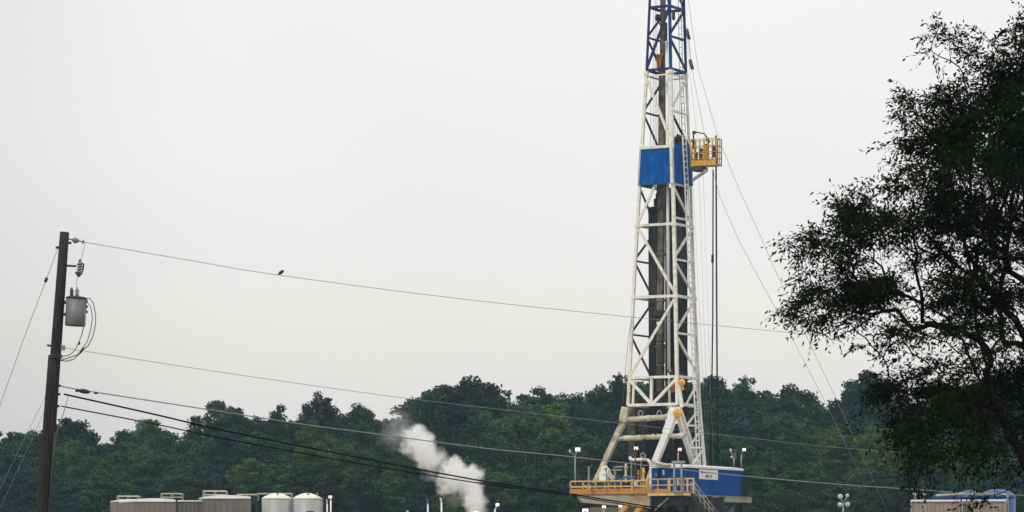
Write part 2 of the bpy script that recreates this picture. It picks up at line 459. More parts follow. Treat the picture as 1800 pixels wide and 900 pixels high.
# named crowns on the skyline: (px, top, var, leaf, wide, label)
SKY = [
 (387, 700, 0, 0, .95, 'tree with a tall double crown on the skyline above the wide grey tank'),
 (420, 713, 3, 0, .8, 'lower rounded crown just right of the tall double crown on the left skyline'),
 (490, 713, 5, 0, .6, 'slim spiky tree alone on the skyline, left of the tallest open crowned tree'),
 (560, 690, 6, 1, .8, 'open crowned tree standing highest on the skyline above the two white tanks'),
 (640, 706, 4, 0, .9, 'tree with a low rounded top just left of the steam cloud'),
 (125, 733, 0, 1, 1.15, 'broad round tree directly right of the leaning utility pole'),
 (262, 733, 3, 2, 1.0, 'gappy crowned tree on the skyline above the tan tank'),
 (20, 755, 1, 0, 1.0, 'thin crowned tree at the far left edge of the wood'),
 (775, 674, 0, 0, 1.1, 'left shoulder tree of the big rounded crown mass above the steam'),
 (832, 660, 4, 0, 1.35, 'largest rounded crown on the skyline, above and right of the steam'),
 (1092, 659, 5, 1, .7, 'narrow pointed tree touching the left leg of the white mast'),
 (1252, 655, 2, 1, .8, 'pointed tree behind the two black hanging lines right of the mast'),
 (1312, 664, 5, 0, .7, 'thin twin-tipped tree right of the mast ladder on the skyline'),
 (1395, 674, 4, 0, 1.1, 'round topped tree where the guy lines come down right of the mast'),
 (1522, 652, 7, 1, 1.15, 'dark blue domed tree standing above its neighbours left of the near tree'),
]
for (px, ty, va, lf, wd, lab) in SKY:
    far_tree(px, ty, 392 + rt.uniform(-6, 6), va, lf, wd, label=lab, rot=rt.uniform(0, 6.28))
x = -420
while x < 2320:      # back rank, filling the skyline
    ty = prof(x) + rt.uniform(1, 15)
    va = rt.choice(range(8)); lf = rt.choice([0, 0, 1, 1, 2])
    far_tree(x, ty, 400 + rt.uniform(-5, 22), va, lf, rt.uniform(.85, 1.15), label=tree_label(x, lf, va, 'back row'), group=GR)
    x += rt.uniform(28, 44)
x = -420
while x < 2320:      # deepest rank, closing the gaps
    ty = prof(x) + rt.uniform(10, 30)
    va = rt.choice([0, 1, 3, 4, 6]); lf = rt.choice([0, 1, 2])
    far_tree(x, ty, 440 + rt.uniform(-8, 8), va, lf, rt.uniform(1.2, 1.5), label=tree_label(x, lf, va, 'deepest row'), group=GR)
    x += rt.uniform(50, 70)
x = -420
while x < 2320:      # middle rank
    ty = prof(x) + rt.uniform(26, 62)
    va = rt.choice(range(8)); lf = rt.choice([0, 1, 0, 2, 1, 2, 3])
    far_tree(x, ty, 372 + rt.uniform(-8, 8), va, lf, rt.uniform(.9, 1.25), label=tree_label(x, lf, va, 'middle row'), group=GR)
    x += rt.uniform(40, 62)
x = -420
while x < 2320:      # lower rank
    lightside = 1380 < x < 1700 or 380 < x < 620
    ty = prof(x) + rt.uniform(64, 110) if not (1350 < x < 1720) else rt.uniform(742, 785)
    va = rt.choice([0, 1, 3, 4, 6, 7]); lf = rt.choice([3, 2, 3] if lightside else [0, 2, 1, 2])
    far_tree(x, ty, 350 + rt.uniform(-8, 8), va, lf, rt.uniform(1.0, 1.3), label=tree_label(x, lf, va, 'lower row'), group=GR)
    x += rt.uniform(46, 70)
x = -420
while x < 2320:      # front rank, mostly behind the pad
    ty = rt.uniform(815, 850)
    va = rt.choice([0, 1, 3, 4, 6, 7]); lf = rt.choice([1, 0, 1, 2])
    far_tree(x, ty, 326 + rt.uniform(-6, 6), va, lf, rt.uniform(1.1, 1.4), label=tree_label(x, lf, va, 'front row'), group=GR)
    x += rt.uniform(60, 90)

# small bushy tree in front of the rig floor's left end
far_tree(1004, 866, 215, 4, 2, 0.42, name='young_tree', label='small leafy green tree top in front of the left end of the drill floor', rot=1.0)

# ------------------------------------------------------------------ near tree
def near_tree():
    YT = 45.0
    k = YT / F
    t = thing('broadleaf_tree', 'large near black-green tree with leaning limbs filling the right edge of the view', 'tree', (XP(1915, YT), YT, 0))
    r = random.Random(3)
    def Q(px, py, dy=0.0): return np.array([(px - 900) * k, YT + dy, EYE + (HY - py) * k])
    nodes = []; par = []
    def addp(pts, p=-1):
        for a in pts:
            nodes.append(np.array(a)); par.append(p); p = len(nodes) - 1
        return p
    def chain(pts, p=-1, step=0.22):
        out_ = []
        prev = nodes[p] if p >= 0 else np.array(pts[0])
        seq = pts if p >= 0 else pts[1:]
        if p < 0: p = addp([prev])
        for q in seq:
            q = np.array(q); d = np.linalg.norm(q - prev); m = max(1, int(d / step))
            for i in range(1, m + 1):
                p = addp([prev + (q - prev) * i / m + (rng.normal(size=3) * 0.012)], p)
            prev = q
        return p
    base = chain([(XP(1915, YT), YT, -0.1), Q(1900, 1120), Q(1880, 1000), Q(1862, 930)])
    # main limb seen against the sky
    l1 = chain([Q(1825, 860), Q(1790, 790), Q(1752, 715)], base)
    l1a = chain([Q(1715, 660, -.1), Q(1690, 600, -.2), Q(1655, 560, -.3), Q(1590, 525, -.4), Q(1520, 500, -.5)], l1)
    l1b = chain([Q(1738, 650, .2), Q(1722, 560, .3), Q(1712, 470, .4), Q(1690, 370, .5), Q(1670, 270, .4)], l1)
    l1c = chain([Q(1675, 700, .3), Q(1630, 680, .5), Q(1590, 680, .6)], l1)
    l2 = chain([Q(1850, 780, .4), Q(1835, 620, .6), Q(1815, 440, .5), Q(1800, 260, .2), Q(1790, 110, 0)], base)
    l2e = chain([Q(1772, 128, .1), Q(1745, 98, 0), Q(1712, 84, -.1), Q(1680, 74, -.1), Q(1645, 64, -.1)], l2 - 8)
    l3 = chain([Q(1930, 800, -.5), Q(1980, 620, -1), Q(2050, 450, -1.2), Q(2100, 300, -1)], base)
    l4 = chain([Q(1900, 760, 1.2), Q(1890, 600, 2.0), Q(1900, 400, 2.4), Q(1880, 250, 2.2)], base)
    l5 = chain([Q(1990, 850, .6), Q(2100, 720, 1), Q(2200, 600, 1.2)], base)
    l6 = chain([Q(1800, 830, -1.0), Q(1740, 790, -1.4), Q(1690, 770, -1.5)], base)
    # crown lobes: px, py, rx, ry, depth, weight
    lobes = [(1790, 62, 26, 42, 0, 8), (1775, 130, 60, 70, .2, 26), (1740, 210, 80, 60, 1.0, 34), (1800, 200, 70, 90, -.6, 44), (1800, 118, 48, 90, 0, 14), (1745, 165, 80, 45, 0, 24), (1672, 190, 80, 62, 0, 26), (1735, 250, 95, 85, .5, 44),
             (1650, 300, 78, 68, .3, 34), (1625, 385, 95, 60, 0, 34), (1530, 400, 85, 55, -.3, 24), (1490, 455, 82, 50, -.4, 26),
             (1455, 520, 72, 45, -.5, 22), (1545, 500, 100, 65, -.4, 34), (1520, 560, 85, 40, -.6, 14), (1640, 480, 110, 75, 0, 50),
             (1740, 420, 110, 110, .4, 84), (1790, 300, 95, 120, .8, 84), (1785, 540, 95, 90, .8, 60), (1610, 600, 70, 42, .3, 12),
             (1618, 690, 66, 58, .4, 30), (1680, 740, 95, 60, -.6, 42), (1740, 700, 80, 70, -.3, 40), (1640, 755, 66, 36, -.2, 13), (1750, 795, 70, 34, -1.0, 13), (1660, 800, 56, 34, -1.4, 6),
             (1790, 680, 80, 90, 1.2, 40), (1700, 340, 90, 90, -.8, 40),
             (1700, 590, 90, 60, -.6, 24), (1560, 645, 34, 30, .4, 5),
             (1900, 200, 110, 130, 1.2, 50), (1900, 420, 120, 140, -1.2, 60), (1920, 620, 130, 120, 1.4, 50), (2050, 350, 130, 140, 0, 60),
             (2100, 560, 140, 120, .4, 60), (2000, 760, 140, 80, -.5, 34), (2180, 700, 110, 80, .4, 24), (1900, 320, 120, 150, 2.2, 40), (1870, 760, 80, 70, .2, 14)]
    targets = []
    for (cx, cy, rx, ry, dy, w) in lobes:
        for i in range(max(1, int(w * 1.55 / 6))):
            d = rng.normal(size=3); d /= np.linalg.norm(d); q = r.random() ** 0.40
            p = Q(cx + d[0] * rx * q, cy + d[2] * ry * q, dy + d[1] * max(rx, ry) * k * q * 1.25)
            for z in range(6):
                g_ = rng.normal(size=3) * np.array([.20, .20, .085])
                g_[2] -= abs(g_[0]) * .25
                targets.append(p + g_)
    # single sprays that stick out of the outline
    extra = [(1632, 62), (1655, 78), (1668, 66), (1700, 92), (1718, 76), (1738, 104), (1620, 96), (1640, 104), (1582, 165), (1580, 185), (1600, 222), (1585, 228), (1790, 22), (1776, 34), (1798, 30), (1462, 352), (1492, 340), (1510, 338), (1418, 414),
             (1424, 430), (1375, 545), (1384, 560), (1392, 530), (1412, 585), (1450, 600), (1560, 330), (1572, 300), (1500, 610), (1525, 620), (1538, 660), (1410, 478), (1588, 850), (1690, 885), (1712, 884), (1745, 868)]
    for (a, b) in extra: targets.append(Q(a + 8, b, -.3 + r.uniform(-.3, .3)))
    trunk0 = Q(1860, 700)
    targets.sort(key=lambda p: np.linalg.norm(p - trunk0))
    tips = []
    for p in targets:
        A = np.array(nodes); d = np.linalg.norm(A - p, axis=1)
        # prefer joining nodes nearer the trunk than the target
        dt = np.linalg.norm(A - trunk0, axis=1)
        cost = d + 0.35 * np.maximum(0, dt - np.linalg.norm(p - trunk0) + 0.3) * 3 + (A[:, 2] > p[2] + 0.25) * 0.5
        j = int(np.argmin(cost)); j = max(j, 8)
        q = nodes[j]; dist = np.linalg.norm(p - q)
        if dist < 0.12: tips.append(j); continue
        m = max(2, int(dist / 0.16)); prev = j
        bow = np.array([0, 0, 0.10 * dist]) + rng.normal(size=3) * 0.06 * dist
        for i in range(1, m + 1):
            s = i / m
            a = q + (p - q) * s + bow * math.sin(math.pi * s)
            nodes.append(a); par.append(prev); prev = len(nodes) - 1
        tips.append(prev)
    n = len(nodes); A = np.array(nodes)
    kids = [0] * n
    wgt = [0.0] * n
    for j in set(tips): wgt[j] += 1
    for i in range(n - 1, 0, -1):
        if par[i] >= 0: wgt[par[i]] += wgt[i]
    rad = [0.0036 * (max(w, 1)) ** 0.5 + .001 for w in wgt]
    ch = {}
    for i, p in enumerate(par): ch.setdefault(p, []).append(i)
    b = MB()
    def run(start, p):
        pts = [A[p]] if p >= 0 else []; rs = [min(rad[p], rad[start] * 1.25)] if p >= 0 else []
        i = start; more = []
        while True:
            pts.append(A[i]); rs.append(rad[i])
            c = ch.get(i, [])
            if not c: break
            c = sorted(c, key=lambda z: -wgt[z])
            for z in c[1:]: more.append((z, i))
            i = c[0]
        return pts, rs, more
    stack = [(0, -1)]
    while stack:
        s, p = stack.pop()
        pts, rs, more = run(s, p)
        nn = 8 if max(rs) > 0.04 else (5 if max(rs) > 0.015 else 4)
        b.path(pts, 0.01, nn, rs); stack += more
    # leafy twigs around each outer branch
    outer = [i for i in range(n) if wgt[i] <= 2.5 and i > 40]
    C, T, Nn = [], [], []
    twig = MB()
    for i in outer:
        d0 = A[i] - A[par[i]]; d0 /= np.linalg.norm(d0) + 1e-9
        for q in range(5 if wgt[i] > 1 else 6):
            d = d0 * r.uniform(.2, 1) + rng.normal(size=3) * np.array([.75, .75, .45]) + np.array([0, 0, -0.12])
            d /= np.linalg.norm(d); ln = r.uniform(0.18, 0.44)
            e = A[i] + d * ln; e[2] -= 0.25 * ln * ln * 3
            mid = A[i] + d * ln * .5
            if r.random() < 0.5: twig.add([A[i] + np.array([.004, 0, 0]), A[i] - np.array([.004, 0, 0]), mid - np.array([0, 0, .003]), e, mid + np.array([0, 0, .003])], [(0, 1, 2, 3, 4)])
            m = r.randint(5, 8)
            for z in range(m):
                s = (z + 1) / m
                pos = A[i] + (e - A[i]) * s
                side = np.cross(d, rng.normal(size=3)); side /= np.linalg.norm(side)
                t_ = side * (1 if z % 2 else -1) * 0.8 + d * 0.7 + np.array([0, 0, -0.45]); t_ /= np.linalg.norm(t_)
                C.append(pos); T.append(t_)
    C = np.array(C); T = np.array(T)
    n_ = len(C)
    nn = np.cross(T, rng.normal(size=(n_, 3))); nn /= np.linalg.norm(nn, axis=1)[:, None]
    bb = np.cross(nn, T)
    ln = rng.uniform(0.05, 0.10, n_)[:, None]
    wd = ln * 0.38
    v = np.stack([C, C + T * ln * .45 + bb * wd * .5 + nn * ln * .06, C + T * ln - nn * ln * .12, C + T * ln * .45 - bb * wd * .5 + nn * ln * .06], 1).reshape(-1, 3)
    off = np.array(WL(t))
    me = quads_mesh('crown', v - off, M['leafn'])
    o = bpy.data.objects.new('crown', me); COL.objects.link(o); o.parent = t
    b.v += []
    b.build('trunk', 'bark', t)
    twig.build('twigs', 'bark', t)
    print('near tree leaves', n_, 'targets', len(targets), 'outer', len(outer))
near_tree()

# ------------------------------------------------------------------ derrick
TAB = [(-190, 1151, 1174, 1196), (0, 1143, 1176.5, 1201), (130, 1136.5, 1179, 1206), (330, 1124.5, 1183, 1214.5), (500, 1114.5, 1187, 1220), (665, 1106.5, 1190, 1228), (713, 1104, 1191, 1230)]
def corner(which, py):
    for (a, *pa), (b, *pb) in zip(TAB, TAB[1:]):
        if a <= py <= b:
            s = (py - a) / (b - a); A_, B_, C_ = [x + (y - x) * s for x, y in zip(pa, pb)]; break
    else:
        A_, B_, C_ = TAB[-1][1:] if py > 0 else TAB[0][1:]
    bb = (C_ - B_) / (22 * SS)
    z = ZP(py, Y0)
    uA = Uof(A_, -bb / 2); uB = Uof(B_, -bb / 2); uC = Uof(C_, bb / 2)
    return {'A': L(uA, -bb / 2, z), 'B': L(uB, -bb / 2, z), 'C': L(uC, bb / 2, z), 'D': L(uA + uC - uB, bb / 2, z)}[which]

FLOOR_Z = ZP(869, Y0)
derrick = thing('derrick', 'tall white lattice drilling mast with blue top section and blue wind wall', 'drilling mast', (X0, Y0, FLOOR_Z))
mid = lambda a, b, s=.5: a + (b - a) * s
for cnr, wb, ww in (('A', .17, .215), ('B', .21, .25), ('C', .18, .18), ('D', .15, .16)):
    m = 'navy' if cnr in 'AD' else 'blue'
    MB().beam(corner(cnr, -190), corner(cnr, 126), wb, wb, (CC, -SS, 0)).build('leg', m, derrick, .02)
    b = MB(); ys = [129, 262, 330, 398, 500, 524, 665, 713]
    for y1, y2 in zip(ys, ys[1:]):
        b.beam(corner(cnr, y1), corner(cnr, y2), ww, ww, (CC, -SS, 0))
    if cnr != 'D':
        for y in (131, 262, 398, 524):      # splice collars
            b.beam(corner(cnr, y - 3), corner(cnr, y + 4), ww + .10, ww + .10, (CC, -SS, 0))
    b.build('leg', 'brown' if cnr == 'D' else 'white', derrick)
# girts
for y in (-110, 16, 126):
    for a, c in (('A', 'B'), ('B', 'C'), ('C', 'D'), ('D', 'A')):
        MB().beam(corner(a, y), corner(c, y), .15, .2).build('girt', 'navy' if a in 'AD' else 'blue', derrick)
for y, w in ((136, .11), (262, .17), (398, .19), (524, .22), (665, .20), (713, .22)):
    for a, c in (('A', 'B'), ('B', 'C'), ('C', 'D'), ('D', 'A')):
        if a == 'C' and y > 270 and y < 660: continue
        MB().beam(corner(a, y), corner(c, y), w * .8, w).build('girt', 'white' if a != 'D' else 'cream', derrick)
MB().beam(corner('B', 387), corner('C', 387), .14, .16).build('girt', 'white', derrick)
# diagonals on the wide face, alternating
seq = [(-110, 16, 0), (16, 126, 1), (137, 262, 0), (262, 398, 1), (398, 524, 0), (524, 665, 1)]
for y1, y2, f in seq:
    p, q = (corner('B', y1 + 2), corner('A', y2 - 3)) if f else (corner('A', y1 + 2), corner('B', y2 - 3))
    MB().beam(p, q, .14, .2).build('brace', 'navy' if y2 < 130 else 'white', derrick)
# K braces on the two narrow faces
for y1, y2, ym in [(-110, 16, -50), (16, 126, 69), (137, 262, 200), (262, 398, 328), (398, 524, 460), (524, 665, 589)]:
    hi = y2 < 130
    for near, far in (('B', 'C'), ('A', 'D')):
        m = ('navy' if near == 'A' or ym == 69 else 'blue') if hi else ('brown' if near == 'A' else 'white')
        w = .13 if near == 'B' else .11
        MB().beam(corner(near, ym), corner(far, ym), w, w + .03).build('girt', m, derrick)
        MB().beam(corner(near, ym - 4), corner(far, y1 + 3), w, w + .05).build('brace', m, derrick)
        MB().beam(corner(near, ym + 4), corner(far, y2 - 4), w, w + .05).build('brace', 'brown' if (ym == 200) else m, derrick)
# bottom bay truss on the wide face
mA, mB = corner('A', 668), corner('B', 668); nA, nB = corner('A', 712), corner('B', 712)
MB().beam(mA, mid(nA, nB, .47), .2, .22).build('brace', 'white', derrick)
MB().beam(mB, mid(nA, nB, .50), .2, .22).build('brace', 'white', derrick)
MB().beam(mid(mA, mB, .47), mid(nA, nB, .47), .2, .2).build('post', 'white', derrick)
MB().beam(mid(mA, mB, .10), mid(nA, nB, .10), .16, .16).build('post', 'white', derrick)
MB().beam(mid(mA, mB, .84), mid(nA, nB, .84), .16, .16).build('post', 'cream', derrick)
# narrow-face lower truss down to the floor
Cb = L(Uof(1230, 1.75), 1.75, 0); uC = Uof(1230, 1.84); vC = 1.84
cleg = [corner('C', 713), pv(1243, 873, vC)]
MB().beam(cleg[0], cleg[1], .2, .2).build('leg', 'white2', derrick)
MB().beam(corner('D', 713), pv(1150, 872, vC), .2, .2).build('leg', 'brown', derrick)
inl = [pv(1200, 700, .4), pv(1216, 812, .4)]
for (a, c) in (((1205, 713), (1222, 682)), ((1207, 748), (1228, 720)), ((1212, 785), (1232, 756)), ((1218, 815), (1236, 790))):
    MB().beam(pv(a[0], a[1], -.6), pv(c[0], c[1], vC), .12, .14).build('brace', 'white', derrick)
for yy, x1, x2 in ((748, 1206, 1233), (787, 1214, 1236)):
    MB().beam(pv(x1, yy, -.6), pv(x2, yy, vC), .12, .14).build('girt', 'white', derrick)
# raking legs below the knees
vB = -1.84; vA = -1.84
def rake(pts, w, name='raking_leg', m='white', v=vB):
    b = MB()
    for (x1, y1), (x2, y2) in zip(pts, pts[1:]): b.beam(pv(x1, y1, v), pv(x2, y2, v), w, w)
    return b.build(name, m, derrick, .03)
rake([(1101, 716), (1096, 742)], .62, m='cream')
rake([(1096, 742), (1066, 806)], .46, m='cream')
rake([(1066, 806), (1036, 871)], .40, m='cream')
rake([(1187, 722), (1172, 762)], .62, m='white2')
rake([(1174, 757), (1152, 812)], .52, m='white2')
rake([(1152, 812), (1131.5, 871)], .42, m='cream')
MB().beam(pv(1189, 722, vB), L(Uof(1189, vB), vB + 5.1, ZP(872, 252)), .34, .36).build('raking_leg', 'white2', derrick, .02)
MB().beam(pv(1195, 716, vB + .3), L(Uof(1193, vB), vB + 5.8, ZP(872, 252)), .22, .22).build('raking_leg', 'white', derrick, .02)
MB().beam(pv(1193, 676, vB), pv(1199, 716, vB), .24, .24).build('post', 'white', derrick)
MB().beam(pv(1168, 768, vB), pv(1200, 769, vB + 1.2), .14, .16).build('girt', 'white2', derrick)
# gusset at the right knee
g = MB(); a0, a1, a2, a3 = pv(1178, 715, vB - .05), pv(1197, 715, vB - .05), pv(1192, 745, vB - .05), pv(1170, 742, vB - .05)
n_ = Vector((-VX[0], -VX[1], 0)) * .12
g.hexa([a3, a2, a1, a0], [a3 + n_, a2 + n_, a1 + n_, a0 + n_]); g.build('gusset_plate', 'white2', derrick)
# cross tubes between the knees
b = MB(); b.tube(pv(1098, 738, vB), pv(1176, 733, vB), .22, n=12)
for x in (1102, 1140, 1172): b.tube(pv(x - 2, 738 - (x - 1098) * .064, vB), pv(x + 2, 738 - (x - 1098) * .064, vB), .26, n=12)
b.build('cross_tube', 'cream', derrick)
for x in (1126, 1159):
    b = MB(); c = pv(x, 727, vB)
    b.path([c + Vector((math.cos(t) * .17, 0, math.sin(t) * .22)) for t in np.linspace(0, 2 * math.pi, 13)], .06, 6); b.build('lifting_eye', 'grey', derrick)
b = MB(); pts = []; rr = []
for i in range(40):
    s = i / 39; pts.append(pv(1088 + 117 * s, 771 - 6 * s + random.uniform(-.8, .8), vB)); rr.append(.17 + random.uniform(0, .08))
b.path(pts, .2, 8, rr); b.build('wrapped_cross_tube', 'cream', derrick)
# yellow sheaves
for (x, y, rx, v_) in ((1198.5, 672, .28, vB - .25), (1191, 726, .36, vB - .3)):
    c = pv(x, y, v_); b = MB()
    ax = Vector((-VX[0] * .8 + .25, -VX[1] * .8, .1))
    b.lathe(c, [(rx * .4, -.14), (rx, -.12), (rx * .8, -.04), (rx, .05), (rx * .9, .12), (rx * .35, .14), (rx * .3, .2)], 18, ax)
    b.beam(c + Vector((0, 0, -.1)), c + Vector((.12, 0, -.62)), .16, .16)
    b.build('sheave', 'sheave', derrick, .01)
# wind wall
def wall_panel(c1, c2, y1, y2, m, name='wind_wall', n=14):
    b = MB(); 
    nrm = (Vector((-VX[0], -VX[1], 0)) if {c1, c2} == {'A', 'B'} else Vector((UX[0], UX[1], 0)) if {c1, c2} == {'B', 'C'} else Vector((-UX[0], -UX[1], 0)))
    lo = []; hi = []
    off = .2
    N_ = n * 2
    for i in range(N_ + 1):
        s = i / N_; d = nrm * (off + (.035 if i % 2 else 0))
        lo.append(mid(corner(c1, y2), corner(c2, y2), s) + d); hi.append(mid(corner(c1, y1), corner(c2, y1), s) + d)
    back = nrm * -.06
    vs = lo + hi + [p + back for p in lo] + [p + back for p in hi]; k = N_ + 1
    fs = []
    for i in range(N_):
        fs += [(i, i + 1, k + i + 1, k + i), (2 * k + i + 1, 2 * k + i, 3 * k + i, 3 * k + i + 1), (k + i, k + i + 1, 3 * k + i + 1, 3 * k + i), (i + 1, i, 2 * k + i, 2 * k + i + 1)]
    fs += [(0, k, 3 * k, 2 * k), (k - 1, 3 * k - 1, 4 * k - 1, 2 * k - 1)]
    b.add(vs, fs)
    o = b.build(name, m, derrick)
    return o
wall_panel('A', 'B', 265, 328, 'panel')
wall_panel('B', 'C', 258, 326, 'panel', n=7)
wall_panel('A', 'D', 265, 328, 'panel', n=7)
MB().beam(corner('A', 263) - Vector((*VX, 0)) * .25, corner('B', 263) - Vector((*VX, 0)) * .25, .1, .22).build('wall_cap', 'white', derrick)
MB().beam(corner('B', 264) + Vector((CC, -SS, 0)) * .05 - Vector((*VX, 0)) * .3, corner('B', 328) - Vector((*VX, 0)) * .3 + Vector((CC, -SS, 0)) * .05, .2, .2).build('corner_post', 'white', derrick)
# ladder
def ladder(pts, v, m, w=.36, step=.45, rr=.05, sr=.05, name='ladder'):
    b = MB(); P3 = [pv(x, y, v) for x, y in pts]
    side = Vector((*VX, 0)) * .0 + Vector((CC, -SS, 0)) * (w / 2)
    for s in (-1, 1): 
        for p, q in zip(P3, P3[1:]): b.beam(p + side * s, q + side * s, sr * 1.6, sr * 1.6)
    for p, q in zip(P3, P3[1:]):
        ln = (q - p).length; m_ = int(ln / step)
        for i in range(m_):
            c = p + (q - p) * ((i + .5) / m_); b.beam(c - side, c + side, rr * 2, rr * 2)
    return b.build(name, m, derrick)
def side_ladder():
    b = MB(); pts = []
    for x, y in [(1202.5, 238), (1207, 330), (1213.5, 480), (1221, 660), (1224, 713), (1226.5, 780), (1228.5, 815), (1231, 872)]:
        bc = corner('B', min(y, 713)); rel = bc - L(0, 0, 0); u_ = rel.x * CC - rel.y * SS + .36 + max(0, y - 713) * .001
        pts.append(pu(x, y, u_))
    side = Vector((*VX, 0)) * .30
    for p, q in zip(pts, pts[1:]):
        for k_ in (-1, 1): b.beam(p + side * k_, q + side * k_, .10, .09)
        m_ = max(1, int((q - p).length / .46))
        for i in range(m_): c = p + (q - p) * ((i + .5) / m_); b.beam(c - side, c + side, .09, .10)
    b.build('ladder', 'white2', derrick)
side_ladder()
ladder([(1193, -150), (1195, 20), (1197.5, 124)], .6, 'grey', .26, .5, .02, .025)
ladder([(1197.5, 128), (1202, 236)], .8, 'grey', .28, .5, .02, .025)
# vertical runs inside the mast
def vrun(x1, y1, x2, y2, v, r, m, name, n=8):
    return MB().tube(pv(x1, y1, v), pv(x2, y2, v), r, n=n).build(name, m, derrick)
b = MB()
ys_ = list(range(-120, 690, 27))
for i, (y1, y2) in enumerate(zip(ys_, ys_[1:])):
    xa = 1165.5 - (y1 * .008 if y1 > 0 else 0); xb = 1165.5 - (y2 * .008 if y2 > 0 else 0)
    w = .46 if y1 > 110 else .34
    b.beam(pv(xa, y1, .5), pv(xb, y2, .5), w, w, (CC, -SS, 0))
    if i % 3 == 0: b.beam(pv(xa, y1 - 2, .5), pv(xa, y1 + 2, .5), w + .14, w + .14, (CC, -SS, 0))
b.build('torque_rail', 'rail', derrick)
vrun(1171, 40, 1171.5, 700, .3, .10, 'black', 'hose')
vrun(1182.5, 330, 1184, 700, .2, .11, 'black', 'hose')
vrun(1178.5, 330, 1181, 700, .35, .10, 'black', 'hose')
vrun(1172, 72, 1175.5, 650, -.3, .125, 'white2', 'standpipe')
for x, y1, y2 in ((1144, 132, 262), (1148.5, 20, 262), (1152, -60, 262), (1155, -60, 262), (1186, 130, 260), (1190, 132, 262), (1194, 132, 262), (1198.5, 132, 240)):
    vrun(x, y1, x - (.5 if x < 1160 else -.6), y2, 0, .018, 'wire', 'hoist_line', 5)
b = MB(); c = pv(1156.5, 30, .2); b.lathe(c + Vector((0, 0, -.35)), [(.05, 0), (.22, .08), (.26, .3), (.22, .5), (.05, .6)], 12); b.build('light_sheave', 'darksteel', derrick)
b = MB(); c = pv(1184, 27, .2); b.lathe(c + Vector((0, 0, -.4)), [(.05, 0), (.13, .1), (.13, .7), (.05, .8)], 10); b.build('junction_box', 'darksteel', derrick)
# rusty orange hook block
b = MB(); p1, p2 = pv(1159, 97, .1), pv(1158, 121, .1)
b.hexa([p2 + Vector((-.16, -.15, 0)), p2 + Vector((.16, -.15, 0)), p2 + Vector((.16, .15, 0)), p2 + Vector((-.16, .15, 0))],
       [p1 + Vector((-.26, -.2, 0)), p1 + Vector((.26, -.2, 0)), p1 + Vector((.26, .2, 0)), p1 + Vector((-.26, .2, 0))])
b.beam(p1 + Vector((-.34, 0, 0)), p1 + Vector((.34, 0, 0)), .3, .14); b.beam(p2 + Vector((0, 0, -.4)), p2, .14, .14)
b.build('hook_block', 'rust', derrick, .04)
# top drive
b = MB()
for (y1, y2, w, x) in ((546, 556, 1.0, 1162), (556, 602, .62, 1161.5), (604, 640, .58, 1162), (642, 690, .62, 1161)):
    b.beam(pv(x, y1, -.2), pv(x, y2, -.2), w, w * .8, (CC, -SS, 0))
b.build('top_drive', 'brown', derrick, .06)
b = MB(); b.tube(pv(1157, 572, -.6), pv(1157, 566, -.6), .13); b.build('lamp', 'sign', derrick)
b = MB(); b.beam(pv(1174, 650, -.6), pv(1184, 668, -.6), .14, .14); b.beam(pv(1180, 648, -.6), pv(1182, 664, -.6), .1, .1); b.build('clamp_arm', 'darksteel', derrick)
b = MB(); b.beam(pv(1183, 672, .2), pv(1184, 690, .2), .28, .28); b.build('rusty_bracket', 'rust', derrick)
# dark equipment in the base of the mast
b = MB()
for i in range(19):
    x = 1120 + i * 4.3; b.tube(pv(x, (700 if 3 < i < 12 else 738) + (i * 37 % 14), 1.2 + .2 * (i % 3)), pv(x, 872, 1.2 + .2 * (i % 3)), .10 + .03 * (i % 3))
b.build('manifold_pipes', 'black', derrick)
b = MB(); b.beam(pv(1113, 700, 1.0), pv(1113, 812, 1.0), .55, .5, (CC, -SS, 0)); b.beam(pv(1113, 745, 1.0), pv(1113, 765, 1.0), .8, .7, (CC, -SS, 0)); b.build('hydraulic_column', 'brown', derrick)

# monkey board
UB = 2.1
mb_y = 296
board = MB()
v1 = -.2
pA, pB = pv(1214, 293, v1 - .1), pv(1259, 298, v1 - .1)
dv = Vector((*VX, 0)) * 1.0
z_ = pA.z; pB.z = z_
t_ = Vector((0, 0, .16))
board.hexa([pA, pB, pB + dv, pA + dv], [pA + t_, pB + t_, pB + dv + t_, pA + dv + t_])
bo = board.build('monkey_board', 'cream', derrick, .01)
b = MB(); b.hexa([pA + t_ * .2 - dv * .03, pB + t_ * .2 - dv * .03, pB + t_ * .2 + dv * .0, pA + t_ * .2], [pA + t_ * 3.0 - dv * .03, pB + t_ * 2.6 - dv * .03, pB + t_ * 2.6, pA + t_ * 3.0]); b.build('toe_board', 'sheave', bo)
b = MB()
hgt = 2.15
def cage_ring(z0, r=.03, m=b):
    c = [pA, pB, pB + dv, pA + dv]
    for i in range(4): m.tube(c[i] + Vector((0, 0, z0)), c[(i + 1) % 4] + Vector((0, 0, z0)), r, n=6)
for z0 in (.6, 1.1, 1.6, hgt): cage_ring(z0)
for i in range(7):
    s = i / 6
    for o_ in (Vector((0, 0, 0)), dv):
        p = pA + (pB - pA) * s + o_; b.tube(p, p + Vector((0, 0, hgt)), .035 if i not in (0, 6) else .05, n=6)
for s in (.33, .66):
    for e in (pA, pB): p = e + dv * s; b.tube(p, p + Vector((0, 0, hgt)), .035, n=6)
b.build('cage', 'yellow', bo)
b = MB()
for s, w, h, zz in ((.30, .22, .5, .5), (.30, .28, .35, 1.1), (.46, .2, .45, .6), (.52, .2, .9, .9), (.14, .14, .7, .5), (.80, .18, .9, .7)):
    p = pA + (pB - pA) * s + dv * .5 + Vector((0, 0, zz)); b.beam(p, p + Vector((0, 0, h)), w, w)
b.build('racking_gear', 'darksteel', bo)
b = MB()
